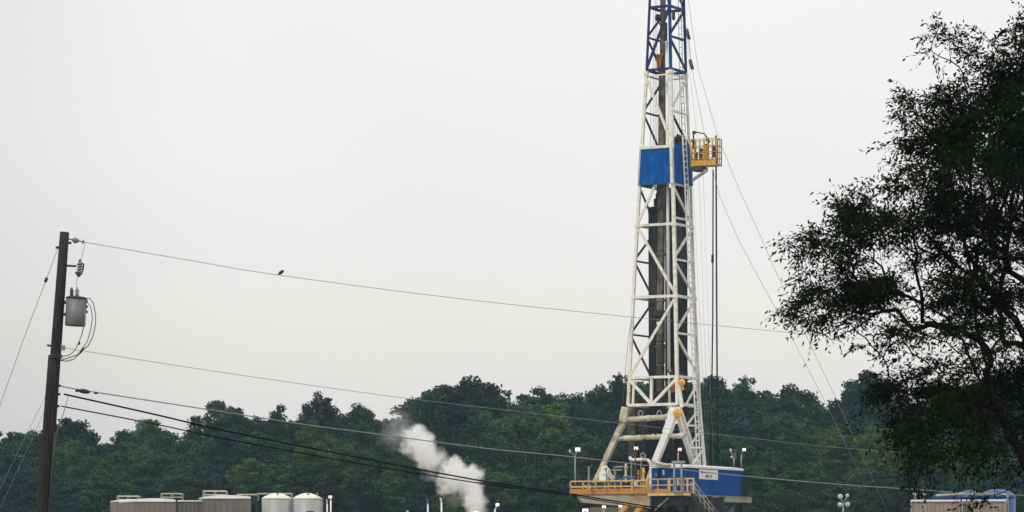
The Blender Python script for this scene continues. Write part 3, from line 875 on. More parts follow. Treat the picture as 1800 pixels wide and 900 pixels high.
p = pA + (pB - pA) * .5 + dv * .4 + t_; b.beam(p, p + Vector((0, 0, 1.5)), .3, .3); b.beam(p + Vector((0, 0, 1.3)), p + Vector((.3, 0, 1.55)), .35, .2); b.build('winch_post', 'sheave', bo)
b = MB(); b.beam(pv(1217, 317, v1), pv(1243, 299, v1), .16, .22); b.build('strut', 'grey', bo)
b = MB(); b.beam(pA + dv * .5 + Vector((0, 0, -.18)), mid(pA, pB, .45) + dv * .5 + Vector((0, 0, -.18)), 1.2, .3); b.build('joist', 'darksteel', bo)
b = MB(); b.path([pv(1219, 262, .2), pv(1219, 236, .2), pv(1222, 232, .2), pv(1238, 235, .2), pv(1245, 245, .2), pv(1245, 268, .2)], .06, 6)
b.tube(pv(1217, 250, .2), pv(1221, 246, .2), .16); b.tube(pv(1218, 233, .2), pv(1222, 233, .2), .14); b.tube(pv(1243, 243, .2), pv(1246, 251, .2), .13)
b.build('davit', 'darksteel', bo)
# crown block above the picture
b = MB(); c_ = [corner(q, -190) for q in 'ABCD']; up = Vector((0, 0, .5))
b.hexa(c_, [p + up for p in c_]); b.build('crown_platform', 'blue', derrick)
b = MB()
for i in range(5):
    b.lathe(mid(c_[0], c_[2], .3 + .1 * i) + Vector((0, 0, 1.0)), [(.3, -.06), (.6, -.06), (.5, 0), (.6, .06), (.3, .06)], 20, (CC, -SS, 0))
b.build('crown_sheaves', 'darksteel', derrick)

# racked pipe : each stand a thing resting on the floor, leaning in the monkey board
rp = random.Random(9)
def stand(u, v, topy, r, lab, grp, name='drill_pipe'):
    b = MB(); p0 = L(u, v, ZP(872, Y0)); p1 = L(u - .06, v, ZP(topy, Y0))
    b.tube(p0, p1, r, n=8)
    for s in (.33, .66, .985):
        c = p0 + (p1 - p0) * s; b.tube(c, c + Vector((0, 0, .5)), r * 1.35, n=8)
    return b.thing(name, 'black', lab, 'drill pipe', grp, base=p0)
for i in range(6):
    for j in range(5):
        stand(.72 + i * .125, .48 + j * .23, 237 + rp.uniform(0, 10) + (8 if i > 3 else 0), .06,
              'black drill pipe stand racked upright in the dark row left of the mast ladder', 'drill pipes racked right of the mast centre')
for i in range(4):
    for j in range(2):
        stand(-1.42 + i * .17, .3 + j * .35, 362 + rp.uniform(0, 12) - 22 * (i == 3), .085,
              'thick black drill collar racked upright left of the brown rail inside the mast', 'drill collars racked left of the brown rail', 'drill_collar')

# hanging lines right of the mast
for (x1, y1, x2, y2, r, lab) in ((1253.5, 298, 1249.5, 812, .055, 'left of the two thick black lines hanging from the yellow cage'),
                             (1258.5, 238, 1261.5, 812, .065, 'right of the two thick black lines hanging through the yellow cage')):
    b = MB(); b.path([pv(x1, y1, .4), pv(x1 + (-.6 if x2 < x1 else 1.2), (y1 + y2) / 2, 1.3), pv(x2, y2, 2.3), pv(x2, 1010, 2.4)], r, 8)
    if x1 < 1255: b.tube(pv(1252.6, 448, .9), pv(1252.5, 462, .95), .1)
    b.thing('hanging_hose', 'cable', lab, 'hose')
def line3(pts3, r, name, m, lab, cat='cable', grp=None, n=5):
    return MB().path(pts3, r, n).thing(name, m, lab, cat, grp)
for k_, (pts, lab) in enumerate([
    ([(1206, -30), (1227, 120), (1262, 240), (1300, 335), (1330, 400), (1365, 480), (1410, 575), (1472, 706), (1560, 900)], 'upper thin guy line from the mast top sloping down to the right'),
    ([(1205, 40), (1216, 118), (1240, 245), (1265, 345), (1300, 425), (1340, 500), (1390, 590), (1447, 700), (1530, 870)], 'lower thin guy line below its twin, right of the mast')]):
    m_ = len(pts); pp = []
    for i, (x, y) in enumerate(pts):
        Y = 250 - 26 * i / (m_ - 1) * 1.0; pp.append(P(x, y, Y))
    line3(pp, .016, 'guy_line', 'wire', lab)
for (x1, y1, x2, y2, lab) in ((1214, 330, 1236, 868, 'faint'), (1219, 330, 1246, 868, ''), (1229, 300, 1248, 868, ''), (1236, 300, 1256, 868, ''), (1206, 60, 1225, 240, '')):
    line3([pv(x1, y1, .9), pv((x1 + x2) / 2 - .5, (y1 + y2) / 2, 1.3 if y1 > 100 else .9), pv(x2, y2, 2.2 if y1 > 100 else .9)], .012, 'tag_line', 'wireg', 'hair-thin grey line hanging beside the mast ladder below the yellow cage' if y1 > 100 else 'hair-thin grey line from the blue mast top down to the davit', 'cable', 'thin lines hanging beside the ladder' if y1 > 100 else None, 4)
line3([pv(1110, 560, -1.9), pv(1104, 600, -1.9), pv(1098, 668, -1.9), pv(1094, 716, -1.9)], .02, 'tag_line', 'wire', 'thin line hanging just left of the mast left leg')
# turnbuckles
for (a, c, lab) in (((1207, 52), (1211, 68), 'small dark turnbuckle hanging off the blue mast top, upper one'), ((1213, 105), (1217, 121), 'small dark turnbuckle hanging off the blue mast top, lower one')):
    b = MB(); b.tube(pv(*a, .9), pv(*c, .9), .14, n=8); b.tube(pv(c[0], c[1], .9), pv(c[0] + 2, c[1] - 1, .9), .1, n=8); b.thing('turnbuckle', 'brown', lab, 'turnbuckle')
for s, e in (((1202, 40), (1208, 52)), ((1211, 68), (1214, 105))):
    line3([pv(*s, .9), pv(*e, .9)], .02, 'rope_sling', 'wire', 'short sling at the blue mast top above the %s turnbuckle' % ('upper' if s[1] == 40 else 'lower'))

# ------------------------------------------------------------------ drill floor
floor_ = thing('drill_floor', 'raised drill floor with orange and yellow railings on a tan beam', 'platform', tuple(L(0, 0, 0)))
vF = -8.7
def Lz(px, py, v): return pv(px, py, v)
fz = ZP(868, 241.5)       # deck height
def deckpt(px, v): p = pv(px, 868, v); p.z = fz; return p
# deck plate
c1, c2 = deckpt(1003, vF), deckpt(1219, vF); dep = Vector((*VX, 0)) * 13.5
b = MB(); th = Vector((0, 0, .18)); d1 = Vector((*VX, 0)) * 1.0
b.hexa([c1 - th, c2 - th, c2 + d1 - th, c1 + d1 - th], [c1, c2, c2 + d1, c1 + d1])
m1 = c1 + d1 + Vector((*VX, 0)) * .003; m2 = L(3.02, vF + 1.003, fz); d2 = Vector((*VX, 0)) * 12.0
b.hexa([m1 - th, m2 - th, m2 + d2 - th, m1 + d2 - th], [m1, m2, m2 + d2, m1 + d2]); b.build('deck', 'beam', floor_)
# tan skirt beam under the left part, deeper to the right
e1, e2 = deckpt(1004, vF - .1), deckpt(1142, vF - .1)
dp2 = Vector((*VX, 0)) * .5
b = MB(); b.hexa([e1 - Vector((0, 0, .55)), e2 - Vector((0, 0, 1.15)), e2 + dp2 - Vector((0, 0, 1.15)), e1 + dp2 - Vector((0, 0, .55))], [e1 - th * .9, e2 - th * .9, e2 + dp2 - th * .9, e1 + dp2 - th * .9]); b.build('skirt_beam', 'beam', floor_)
e1, e2 = deckpt(1037, vF + .5), deckpt(1138, vF + .5)
b = MB(); b.hexa([e1 - Vector((0, 0, 1.45)), e2 - Vector((0, 0, 1.5)), e2 + dp2 - Vector((0, 0, 1.5)), e1 + dp2 - Vector((0, 0, 1.45))], [e1 - Vector((0, 0, 1.0)), e2 - Vector((0, 0, 1.0)), e2 + dp2 - Vector((0, 0, 1.0)), e1 + dp2 - Vector((0, 0, 1.0))]); b.build('lower_beam', 'beam', floor_)
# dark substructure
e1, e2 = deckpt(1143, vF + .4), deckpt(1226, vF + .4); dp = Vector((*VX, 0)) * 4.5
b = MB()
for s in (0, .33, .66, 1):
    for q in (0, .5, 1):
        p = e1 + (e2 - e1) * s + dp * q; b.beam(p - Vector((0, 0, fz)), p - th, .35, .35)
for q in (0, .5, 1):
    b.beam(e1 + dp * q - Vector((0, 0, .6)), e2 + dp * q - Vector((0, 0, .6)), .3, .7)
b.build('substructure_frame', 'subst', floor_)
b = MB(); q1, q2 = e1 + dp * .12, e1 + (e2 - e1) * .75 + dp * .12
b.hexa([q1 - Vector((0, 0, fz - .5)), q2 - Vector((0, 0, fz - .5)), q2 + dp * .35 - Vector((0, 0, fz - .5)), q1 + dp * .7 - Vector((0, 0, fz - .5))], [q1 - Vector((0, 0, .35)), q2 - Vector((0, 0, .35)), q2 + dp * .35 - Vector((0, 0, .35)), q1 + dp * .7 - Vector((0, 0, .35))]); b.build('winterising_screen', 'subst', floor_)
MB().beam(deckpt(1150, vF + .2) - Vector((0, 0, 1.3)), deckpt(1176, vF + .2) - Vector((0, 0, .3)), .1, .14).build('diagonal_strut', 'grey', floor_)
for (xa, xb) in ((1082, 1104), (1110, 1131)):
    MB().beam(pv(xa, 915, vF - .3), pv(xb, 886, vF - .3), .42, .42).build('raising_strut', 'yellow', floor_, .04)
# left end legs
b = MB()
for px in (1040, 1090):
    for q in (0.2, .9):
        p = deckpt(px, vF + .8) + dep * q; b.beam(p - Vector((0, 0, fz)), p - th * 2, .35, .35)
b.build('support_leg', 'subst', floor_)
# railings
def railing(xa, xb, v, hz, nposts, m='yellow', plate=None, m2=None, parent=floor_, zt=None):
    a, c = deckpt(xa, v), deckpt(xb, v)
    rl = MB()
    for h in (hz, hz * .58): rl.beam(a + Vector((0, 0, h)), c + Vector((0, 0, h)), .07, .10)
    o = rl.build('railing', m2 or m, parent)
    for i in range(nposts + 1):
        p = a + (c - a) * i / nposts; MB().beam(p, p + Vector((0, 0, hz + .04)), .11, .11).build('post', m, o)
    if plate:
        MB().beam(a + Vector((0, 0, plate / 2)) - Vector((*VX, 0)) * .08, c + Vector((0, 0, plate / 2)) - Vector((*VX, 0)) * .08, .05, plate).build('kick_plate', 'orange', o)
    return o
railing(1003, 1137, vF, 1.02, 6, 'yellow', .42, 'paleyellow')
railing(1139, 1175, vF - .3, 1.1, 2, 'yellow', .34, 'yellow')
railing(1177, 1219, vF - .3, 1.12, 4, 'paleyellow', .14, 'paleyellow')
railing(1003, 1040, vF + 13.2, 1.02, 4, 'yellow', None)
b = MB(); a = deckpt(1139, vF - .35); c = deckpt(1220, vF - .35); b.beam(a - Vector((0, 0, .07)), c - Vector((0, 0, .07)), .1, .2); b.build('edge_beam', 'paleyellow', floor_)
# thicker yellow feet of the raking legs at the rail
MB().beam(pv(1044.5, 852, vB), pv(1036, 871, vB), .46, .46).build('leg_foot', 'paleyellow', floor_, .03)
MB().beam(pv(1140.5, 848, vB), pv(1131.5, 871, vB), .48, .48).build('leg_foot', 'yellow', floor_, .03)
MB().beam(pv(1112, 842, vF - .1), pv(1112, 868, vF - .1), .3, .2).build('gate_post', 'yellow', floor_, .02)
b = MB(); b.beam(pv(1118, 845.5, vF - .5), pv(1118, 855, vF - .5), .5, .05, (CC, -SS, 0)); b.build('notice', 'sign', floor_)
b = MB(); b.beam(pv(1193, 844, vF - .5), pv(1193, 852, vF - .5), .34, .05, (CC, -SS, 0)); b.build('notice', 'sign', floor_)
MB().beam(pv(1200, 842, vF - .4), pv(1200, 866, vF - .4), .3, .14, (CC, -SS, 0)).build('gate_panel', 'yellow', floor_, .02)
# pale frame of two posts in front of the doghouse
b = MB()
for x in (1185, 1198): b.beam(pv(x, 812, vF - .6), pv(x, 866, vF - .6), .12, .12)
b.beam(pv(1181, 812, vF - .6), pv(1204, 812, vF - .6), .14, .16); b.beam(pv(1183, 864, vF - .6), pv(1200, 864, vF - .6), .12, .12)
b.build('gate_frame', 'grey', floor_)
# stairs down to the right
def stairs():
    s0, s1 = pv(1221, 867, vF - .4), pv(1262, 921, vF - .4); s0b = s0 + dp2 * -1.4; s1b = s1 + dp2 * -1.4
    st = MB()
    for p, q in ((s0, s1), (s0b, s1b)): st.beam(p, q, .06, .2)
    for i in range(16):
        s = (i + .5) / 16; st.beam(mid(s0, s1, s), mid(s0b, s1b, s), .26, .04)
    o = st.build('stairs', 'subst', floor_)
    h = Vector((0, 0, .85)); b = MB()
    for p, q in ((s0, s1), (s0b, s1b)):
        b.tube(p + h, q + h, .025, n=6); b.tube(p + h * .5, q + h * .5, .018, n=6)
        for i in range(6): c = mid(p, q, i / 5); b.tube(c, c + h, .025, n=6)
    b.build('handrail', 'beam', o)
stairs()
for (x, w, h, lab) in ((1015, .8, .75, 'leftmost of the three low dark boxes added behind the orange railing'), (1050, 1.2, .85, 'middle of the three low dark boxes added behind the orange railing'), (1097, 1.5, .8, 'rightmost of the three low dark boxes added behind the orange railing')):  # plain dark boxes added so the openings in the railing look dark
    b = MB(); p = deckpt(x, vF + .9); b.beam(p, p + Vector((0, 0, h)), w, .6, (CC, -SS, 0)); b.beam(p + Vector((0, 0, h)), p + Vector((0, 0, h + .06)), w * .9, .5, (CC, -SS, 0))
    b.tube(p + Vector((w * .2, 0, h)), p + Vector((w * .2, 0, h + .25)), .06); b.thing('dark_filler_box', 'darksteel', lab, 'filler_box', base=p)
# iron roughneck, pipes and housings on the deck
v_ = -2.5
rn = thing('roughneck_machine', 'white pipe handling machine with hoses standing on the left half of the drill floor', 'machine', tuple(deckpt(1062, v_)))
b = MB(); b.beam(pv(1062, 846, v_), pv(1062, 829, v_), .66, .6, (CC, -SS, 0)); b.build('housing', 'white2', rn, .05)
b = MB(); b.beam(pv(1061, 829, v_), pv(1061, 822, v_), .34, .34, (CC, -SS, 0)); b.beam(pv(1057, 823, v_), pv(1067, 820, v_), .2, .2); b.build('head', 'white', rn, .03)
b = MB(); b.beam(pv(1062, 868, v_), pv(1062, 846, v_), .3, .3, (CC, -SS, 0)); b.lathe(pv(1058, 853, v_ - .2), [(.1, 0), (.16, .05), (.1, .12)], 12, (0, -1, 0)); b.lathe(pv(1074, 852, v_ - .2), [(.1, 0), (.16, .05), (.1, .12)], 12, (0, -1, 0)); b.build('pedestal', 'grey', rn)
for (xs) in ([(1066, 821), (1071, 825), (1073, 833), (1078, 838), (1077, 847)], [(1068, 825), (1068, 832), (1074, 840), (1075, 848)]):
    MB().path([pv(x, y, v_ - .3) for x, y in xs], .06, 6).build('hose', 'white', rn)
MB().beam(pv(1062, 836, v_ - .5), pv(1062, 833.5, v_ - .5), .14, .03, (CC, -SS, 0)).build('dial', 'ink', rn)
b = MB(); b.beam(pv(1081, 866, v_), pv(1081, 826, v_), .14, .14); b.beam(pv(1076, 826, v_), pv(1093, 826, v_), .12, .12); b.beam(pv(1079, 821, v_), pv(1096, 820, v_), .12, .12)
b.thing('pipe_stand', 'grey', 'grey T-shaped stand right of the white floor machine', 'stand', base=pv(1081, 868, v_))
for (x, y0, m_, lab) in ((1100, 815, 'cream', 'pale upright pipe between the white floor machine and the blue tarpaulin'), (1122, 826, 'rust', 'rusty upright pipe in front of the blue tarpaulin'), (1131, 822, 'sheave', 'yellow upright pipe left of the white raking leg foot')):
    b = MB(); b.tube(pv(x, 872, -3.2), pv(x, y0, -3.2), .09, n=8); b.tube(pv(x - 2, y0 + 8, -3.2), pv(x + 3, y0 + 8, -3.2), .12, n=8); b.tube(pv(x, y0 + 20, -3.2), pv(x, y0 + 24, -3.2), .16, n=8)
    b.thing('valve_pipe', m_, lab, 'pipe', base=pv(x, 872, -3.2))
for k_, (x1, x2) in enumerate(((1070, 1092), (1094, 1112), (1146, 1166))):
    pts = [pv(x1 + (x2 - x1) * q / 8, 846 + 9 * math.sin(math.pi * q / 8) - 3 * k_, -4.0) for q in range(9)]
    MB().path(pts, .05, 6).thing('deck_hose', 'cable', 'black hose sagging %s' % ('right of the white floor machine', 'in front of the blue tarpaulin', 'across the end wall of the blue cabin')[k_], 'hose')
b = MB(); pa, pb = deckpt(1085, .5), deckpt(1128, .5)
n_t = 12; top = []
for (vv) in (0, 1):
    for i in range(n_t + 1):
        s = i / n_t; p = pa + (pb - pa) * s + Vector((*VX, 0)) * (1.8 * vv); top.append(p + Vector((0, 0, 1.0 + .62 * math.sin(math.pi * min(1, s * 1.1 + .1)) ** .7 + .07 * math.sin(i * 2.1))))
bot = [Vector((p.x, p.y, fz)) for p in top]; k = n_t + 1
fs = [(i, i + 1, k + i + 1, k + i) for i in range(n_t)]
fs += [(2 * k + i, 2 * k + i + 1, i + 1, i) for i in range(n_t)] + [(k + i, k + i + 1, 3 * k + i + 1, 3 * k + i) for i in range(n_t)]
fs += [(0, k, 3 * k, 2 * k), (n_t, 2 * k + n_t, 3 * k + n_t, k + n_t)]
b.add(top + bot, fs, True); b.thing('tarpaulin_cover', 'tarp', 'bright blue tarpaulin covering equipment in the middle of the drill floor', 'tarpaulin', base=mid(pa, pb))
b = MB(); b.path(smooth_pts([pv(1107, 803, -2), pv(1110, 808, -2), pv(1123, 808, -2), pv(1136, 808, -2), pv(1141, 811, -2), pv(1144, 818, -2), pv(1144, 845, -2), pv(1144, 871, -2)]), .13, 8)
b.thing('gooseneck_pipe', 'white', 'white pipe bending down at its right end above the blue tarpaulin', 'pipe')
for x, y in ((1110, 811), (1127, 796)):
    MB().beam(pv(x, y, -1.2), pv(x, 868, -1.2), .1, .1).thing('scaffold_post', 'grey', 'thin grey upright at the %s end of the white bent pipe' % ('left' if x == 1110 else 'middle'), 'post')
b = MB()
b.path(smooth_pts([pv(1129, 796, -2.3), pv(1133, 799, -2.3), pv(1135, 802, -2.3), pv(1131, 805, -2.3), pv(1127, 803, -2.3)]), .06, 6); b.thing('coiled_hose', 'grey', 'short grey coiled hose above the white bent pipe', 'hose')
MB().beam(pv(1035, 820, -2), pv(1035, 868, -2), .12, .12).thing('deck_post', 'grey', 'short plain grey post on the left end of the drill floor', 'post', base=pv(1035, 868, -2))

# ------------------------------------------------------------------ doghouse
dh = thing('doghouse', 'blue crew cabin with white roof and white sign beside the drill floor', 'cabin', tuple(deckpt(1205, -7.7)))
un = Uof(1205, -7.7)
uL = un - 2.9; vN = -7.7; vR = Vof(1303.5, un)
zb = ZP(869, Y0 - un * SS + vN * CC); zt = ZP(819, Y0 - un * SS + vN * CC)
def boxL(u1, u2, v1, v2, z1, z2): return [L(u1, v1, z1), L(u2, v1, z1), L(u2, v2, z1), L(u1, v2, z1)], [L(u1, v1, z2), L(u2, v1, z2), L(u2, v2, z2), L(u1, v2, z2)]
b = MB(); b.hexa(*boxL(uL, un, vN, vR, zb, zt)); b.build('wall', 'hut', dh, .03)
b = MB()
for q in (vN, vR): b.beam(L(un + .01, q, zb), L(un + .01, q, zt), .07, .07)
b.build('wall_corners', 'hut', dh)
# roof: slightly rounded sheet with upstand
b = MB(); prof_ = []
for i in range(9):
    s = i / 8; prof_.append((uL - .12 + (un - uL + .24) * s, zt + .04 + .16 * math.sin(math.pi * s)))
vs = []; 
for vv in (vN - .15, vR + .15):
    vs += [L(u, vv, z) for u, z in prof_]; vs += [L(prof_[-1][0], vv, zt - .12), L(prof_[0][0], vv, zt - .12)]
k = 11
b.add(vs, [tuple(range(k)), tuple(reversed(range(k, 2 * k)))] + [((i + 1) % k, i, k + i, k + (i + 1) % k) for i in range(k)]); b.build('roof', 'white2', dh)
b = MB(); b.beam(L(un + .12, vN - .4, zb - .26), L(un + .12, vR + 1.5, zb - .26), .2, .42); b.beam(L(un + .14, vN - .4, zb - .03), L(un + .14, vR + 1.3, zb - .03), .3, .05); b.beam(L(uL, vR + 1.0, zb - .12), L(un + .1, vR + 1.0, zb - .12), .3, .26); b.build('skid_beam', 'beam', dh)
b = MB(); b.hexa(*boxL(uL, un + .1, vN, vR + .8, zb - .16, zb - .01)); b.build('base_plate', 'beam', dh)
# window and door on the end wall, small lamps
b = MB(); b.beam(pv(1168, 826, vN - .03), pv(1168, 834.5, vN - .03), .46, .05, (CC, -SS, 0)); b.build('notice', 'sign', dh)
b = MB(); b.beam(pv(1158.5, 826, vN - .05), pv(1158.5, 832, vN - .05), .12, .1, (CC, -SS, 0)); b.beam(pv(1154, 832, vN - .05), pv(1154, 837, vN - .05), .14, .1, (CC, -SS, 0)); b.build('wall_lamp', 'insul', dh)
b = MB(); b.beam(L(uL + .75, vN - .02, zb + .02), L(uL + .75, vN - .02, zb + 1.95), .8, .06, (CC, -SS, 0)); b.build('door', 'navy', dh)
b = MB(); b.path([pv(1152, 812, vN - .3), pv(1160, 815, vN - .3), pv(1172, 818, vN - .3), pv(1178, 817, vN - .3)], .14, 8); b.build('rolled_cover', 'cream', dh)
# the sign on the long wall
sA = Vof(1228, un); sB = Vof(1261, un)
def onwall(s, z, d=.06): return L(un + d, s, z)
zS1 = ZP(842, Y0 - un * SS + sA * CC); zS2 = ZP(824.5, Y0 - un * SS + sA * CC)
b = MB(); b.hexa([onwall(sA, zS1, .02), onwall(sB, zS1, .02), onwall(sB, zS1, .05), onwall(sA, zS1, .05)], [onwall(sA, zS2, .02), onwall(sB, zS2, .02), onwall(sB, zS2, .05), onwall(sA, zS2, .05)])
sg = b.build('sign', 'sign', dh)
def wall_rect(m, s1, s2, z1, z2, d1=.05, d2=.056):
    ln = sB - sA; hh = zS2 - zS1
    a, c = sA + ln * s1, sA + ln * s2; za, zc = zS1 + hh * z1, zS1 + hh * z2
    m.hexa([onwall(a, za, d1), onwall(c, za, d1), onwall(c, za, d2), onwall(a, za, d2)], [onwall(a, zc, d1), onwall(c, zc, d1), onwall(c, zc, d2), onwall(a, zc, d2)])
b = MB()   # emblem: a ring of blades, then a row of narrow letters too small to read
for q in range(6):
    t0 = q * math.pi / 3; cx, cz = .15 + .035 * math.cos(t0), .70 + .10 * math.sin(t0); wall_rect(b, cx - .016, cx + .016, cz - .05, cz + .05)
rl_ = random.Random(4); s_ = .215
for i in range(11):
    w_ = .05; z1_ = .62 - .004 * i; z2_ = .77 - .006 * i
    wall_rect(b, s_, s_ + .014, z1_, z2_)
    if rl_.random() < .6: wall_rect(b, s_ + .034, s_ + .046, z1_, z2_)
    if rl_.random() < .7: wall_rect(b, s_ + .016, s_ + .036, z2_ - .04, z2_)
    if rl_.random() < .6: wall_rect(b, s_ + .016, s_ + .036, z1_, z1_ + .04)
    s_ += .062
b.build('lettering', 'ink', sg)
def text_on_wall(txt, s, z, size, parent):
    cu = bpy.data.curves.new('lettering', 'FONT'); cu.body = txt; cu.size = size; cu.extrude = .004; cu.align_x = 'CENTER'; cu.offset = .012
    tmp = bpy.data.objects.new('tmp', cu); COL.objects.link(tmp)
    dg = bpy.context.evaluated_depsgraph_get(); me = bpy.data.meshes.new_from_object(tmp.evaluated_get(dg))
    bpy.data.objects.remove(tmp)
    o = bpy.data.objects.new('lettering', me); COL.objects.link(o); me.materials.clear(); me.materials.append(M['ink'])
    ln = sB - sA; hh = zS2 - zS1; pos = onwall(sA + ln * s, zS1 + hh * z, .056)
    ux = Vector((*VX, 0)); uz = Vector((0, 0, 1)); un_ = ux.cross(uz)
    mt = Matrix((ux * 1.55, uz, un_)).transposed().to_4x4(); me.transform(mt); 
    o.parent = parent; o.location = pos - WL(parent)
    return o
text_on_wall('RIG 74', .5, .2, .27, sg)
# lower boxes under the cabin
b = MB(); zq = zb - .3; vq1 = Vof(1272, un - .5)
b.hexa(*boxL(un - 2.4, un - .4, vq1, vq1 + 1.9, 0.0, zq - .5)); b.thing('generator_house', 'tang', 'grey panelled box standing under the right end of the blue cabin', 'machine box', base=L(un - 1.4, vq1 + 1.6, 0))
b = MB(); b.beam(L(un - .1, vN + 4.5, zb - 2.2), L(un - .1, vR, zb - .3), .14, .16); b.beam(L(un - .1, vR + .3, 0), L(un - .1, vR + .3, zb - .25), .25, .25); b.beam(L(uL + .2, vR + .3, 0), L(uL + .2, vR + .3, zb - .25), .25, .25); b.beam(L(un - .1, vN + 4.4, 0), L(un - .1, vN + 4.4, zb - .25), .25, .25); b.build('support_frame', 'subst', dh)

# ------------------------------------------------------------------ floodlights
def floodlight(px, base_y, heads, Y, label, group=None, r=.06, polem='grey', ground=False, pole_top=None, name='floodlight'):
    bz = 0 if ground else ZP(base_y, Y)
    t = thing(name, label, 'floodlight', (XP(px, Y), Y, bz), group)
    ty = max(h[1] for h in heads) if pole_top is None else pole_top
    MB().tube((XP(px, Y), Y, bz), P(px, ty, Y), r, n=8).build('pole', polem, t)
    if len(heads) > 1:
        b = MB()
        for (hx, hy, *_) in heads: b.tube(P(px, ty, Y), P(hx, hy + 1.5, Y), r * .7, n=6)
        b.build('bracket', polem, t)
    elif abs(heads[0][0] - px) > 1 or ty - heads[0][1] > 3:
        MB().tube(P(px, ty, Y), P(heads[0][0], heads[0][1] + 1, Y), r * .7, n=6).build('bracket', polem, t)
    for (hx, hy, w, lens, yaw) in heads:
        w = w * .64; c = P(hx, hy, Y); d = Vector((math.sin(R(yaw)), -math.cos(R(yaw)), -.25)).normalized()
        if lens != 'dish':
            sd_ = d.cross(Vector((0, 0, 1))).normalized(); upv = sd_.cross(d).normalized(); h = MB(); g = MB()
            def ring(cc, ww, hh): return [cc + sd_ * (a * ww) + upv * (e * hh) for a, e in ((-1, -1), (1, -1), (1, 1), (-1, 1))]
            bk, fr = ring(c - d * w * .45, w * .28, w * .22), ring(c, w * .6, w * .46)
            h.hexa(bk, fr); h.beam(c - upv * w * .95, c - upv * w * .45, w * .12, w * .12); h.beam(fr[3] + upv * w * .03, fr[2] + upv * w * .03, .02, w * .1)
            hd = h.build('lamp_head', 'darksteel', t)
            g.hexa(ring(c + d * .006, w * .5, w * .37), ring(c + d * w * .05, w * .47, w * .34)); g.build('glass', lens, hd)
            continue
        h = MB(); h.lathe(c - d * w * .55, [(w * .25, 0), (w * .5, w * .2), (w * .62, w * .55), (w * .62, w * .6), (w * .5, w * .6)], 14, d)
        hd = h.build('lamp_head', 'darksteel' if lens != 'dish' else 'white2', t)
        g = MB(); g.lathe(c + d * w * .06, [(w * .46, 0), (w * .40, w * .04), (w * .1, w * .06)], 14, d)
        g.build('glass', 'lensoff' if lens == 'dish' else lens, hd)
YF = 248.0
floodlight(1011, 871, [(1015.5, 790, .62, 'lens', 5), (1002, 793, .5, 'lensoff', -60)], YF, 'twin floodlight on a tall pole at the left end of the drill floor', pole_top=801)
floodlight(1117, 871, [(1118, 788, .5, 'lens', -10)], 247.5, 'lit floodlight above the blue tarpaulin in the middle of the drill floor', polem='brown')
floodlight(1192, 817, [(1195, 790, .48, 'lenspink', 20)], 241.5, 'reddish lit floodlight above the end of the blue cabin roof', pole_top=796)
floodlight(1303, 822, [(1308, 790.5, .46, 'lens', 20)], 248, 'lit floodlight on a pole at the right end of the blue cabin', pole_top=799)
floodlight(1290, 820, [(1284.5, 791, .45, 'lensoff', -55), (1293, 793, .42, 'lensoff', 110), (1286, 803, .3, 'lensoff', -40), (1294, 804, .3, 'lensoff', 80)], 247.6, 'unlit cluster floodlight on the cabin roof just left of the lit end lamp', pole_top=806)
floodlight(581.5, 0, [(580.5, 873.5, .44, 'lenspink', 0)], 240, 'reddish lit floodlight right of the second white domed tank', ground=True, pole_top=880, polem='white2')
floodlight(575, 0, [(574.5, 879, .4, 'lensoff', -70)], 241, 'dull floodlight post tight against the second white domed tank', ground=True, pole_top=886, polem='white2')
floodlight(752, 0, [(751, 880, .42, 'lensoff', 200)], 240, 'left of the two unlit floodlight posts left of the steam', ground=True, pole_top=887, polem='white2')
floodlight(776, 0, [(775, 877, .44, 'lensoff', -50)], 240, 'right of the two unlit floodlight posts left of the steam', ground=True, pole_top=883, polem='white2')
floodlight(870, 0, [(874.5, 887, .46, 'lens', 20)], 240, 'lit floodlight on a post just right of the steam', ground=True, pole_top=895, polem='white2')
floodlight(1029, 0, [(1029, 898, .7, 'lens', 0)], 236, 'lit lamp at the bottom edge beside the small green tree', ground=True)
floodlight(716, 0, [(716, 899, .3, 'lensoff', 0)], 240, 'tiny unlit lamp at the bottom edge, leftmost before the steam', ground=True)
floodlight(835, 0, [(836, 900, .5, 'lens', 0)], 238, 'lit lamp at the bottom edge at the foot of the steam', ground=True)
floodlight(1061, 0, [(1061.5, 891, .45, 'lens', 0)], 240.8, 'left of the two lit lamps under the tan beam of the drill floor', ground=True)
floodlight(1090, 0, [(1090.5, 890, .42, 'lens', 0)], 240.5, 'right of the two lit lamps under the tan beam of the drill floor', ground=True)
floodlight(1482, 0, [(1477, 872.5, .46, 'dish', -20), (1490, 871, .36, 'dish', 40), (1476, 887, .44, 'dish', -40), (1490, 886.5, .46, 'dish', 10)], 235, 'light tower with four round white lamp heads left of the tan containers', ground=True, pole_top=885, name='light_tower')
floodlight(1609, 879, [(1607.5, 869, .32, 'dish', -40)], 231, 'left of the two small round white lamps on the tan container', pole_top=874)
floodlight(1624, 879, [(1625.5, 869, .32, 'dish', 40)], 231, 'right of the two small round white lamps on the tan container', pole_top=874)

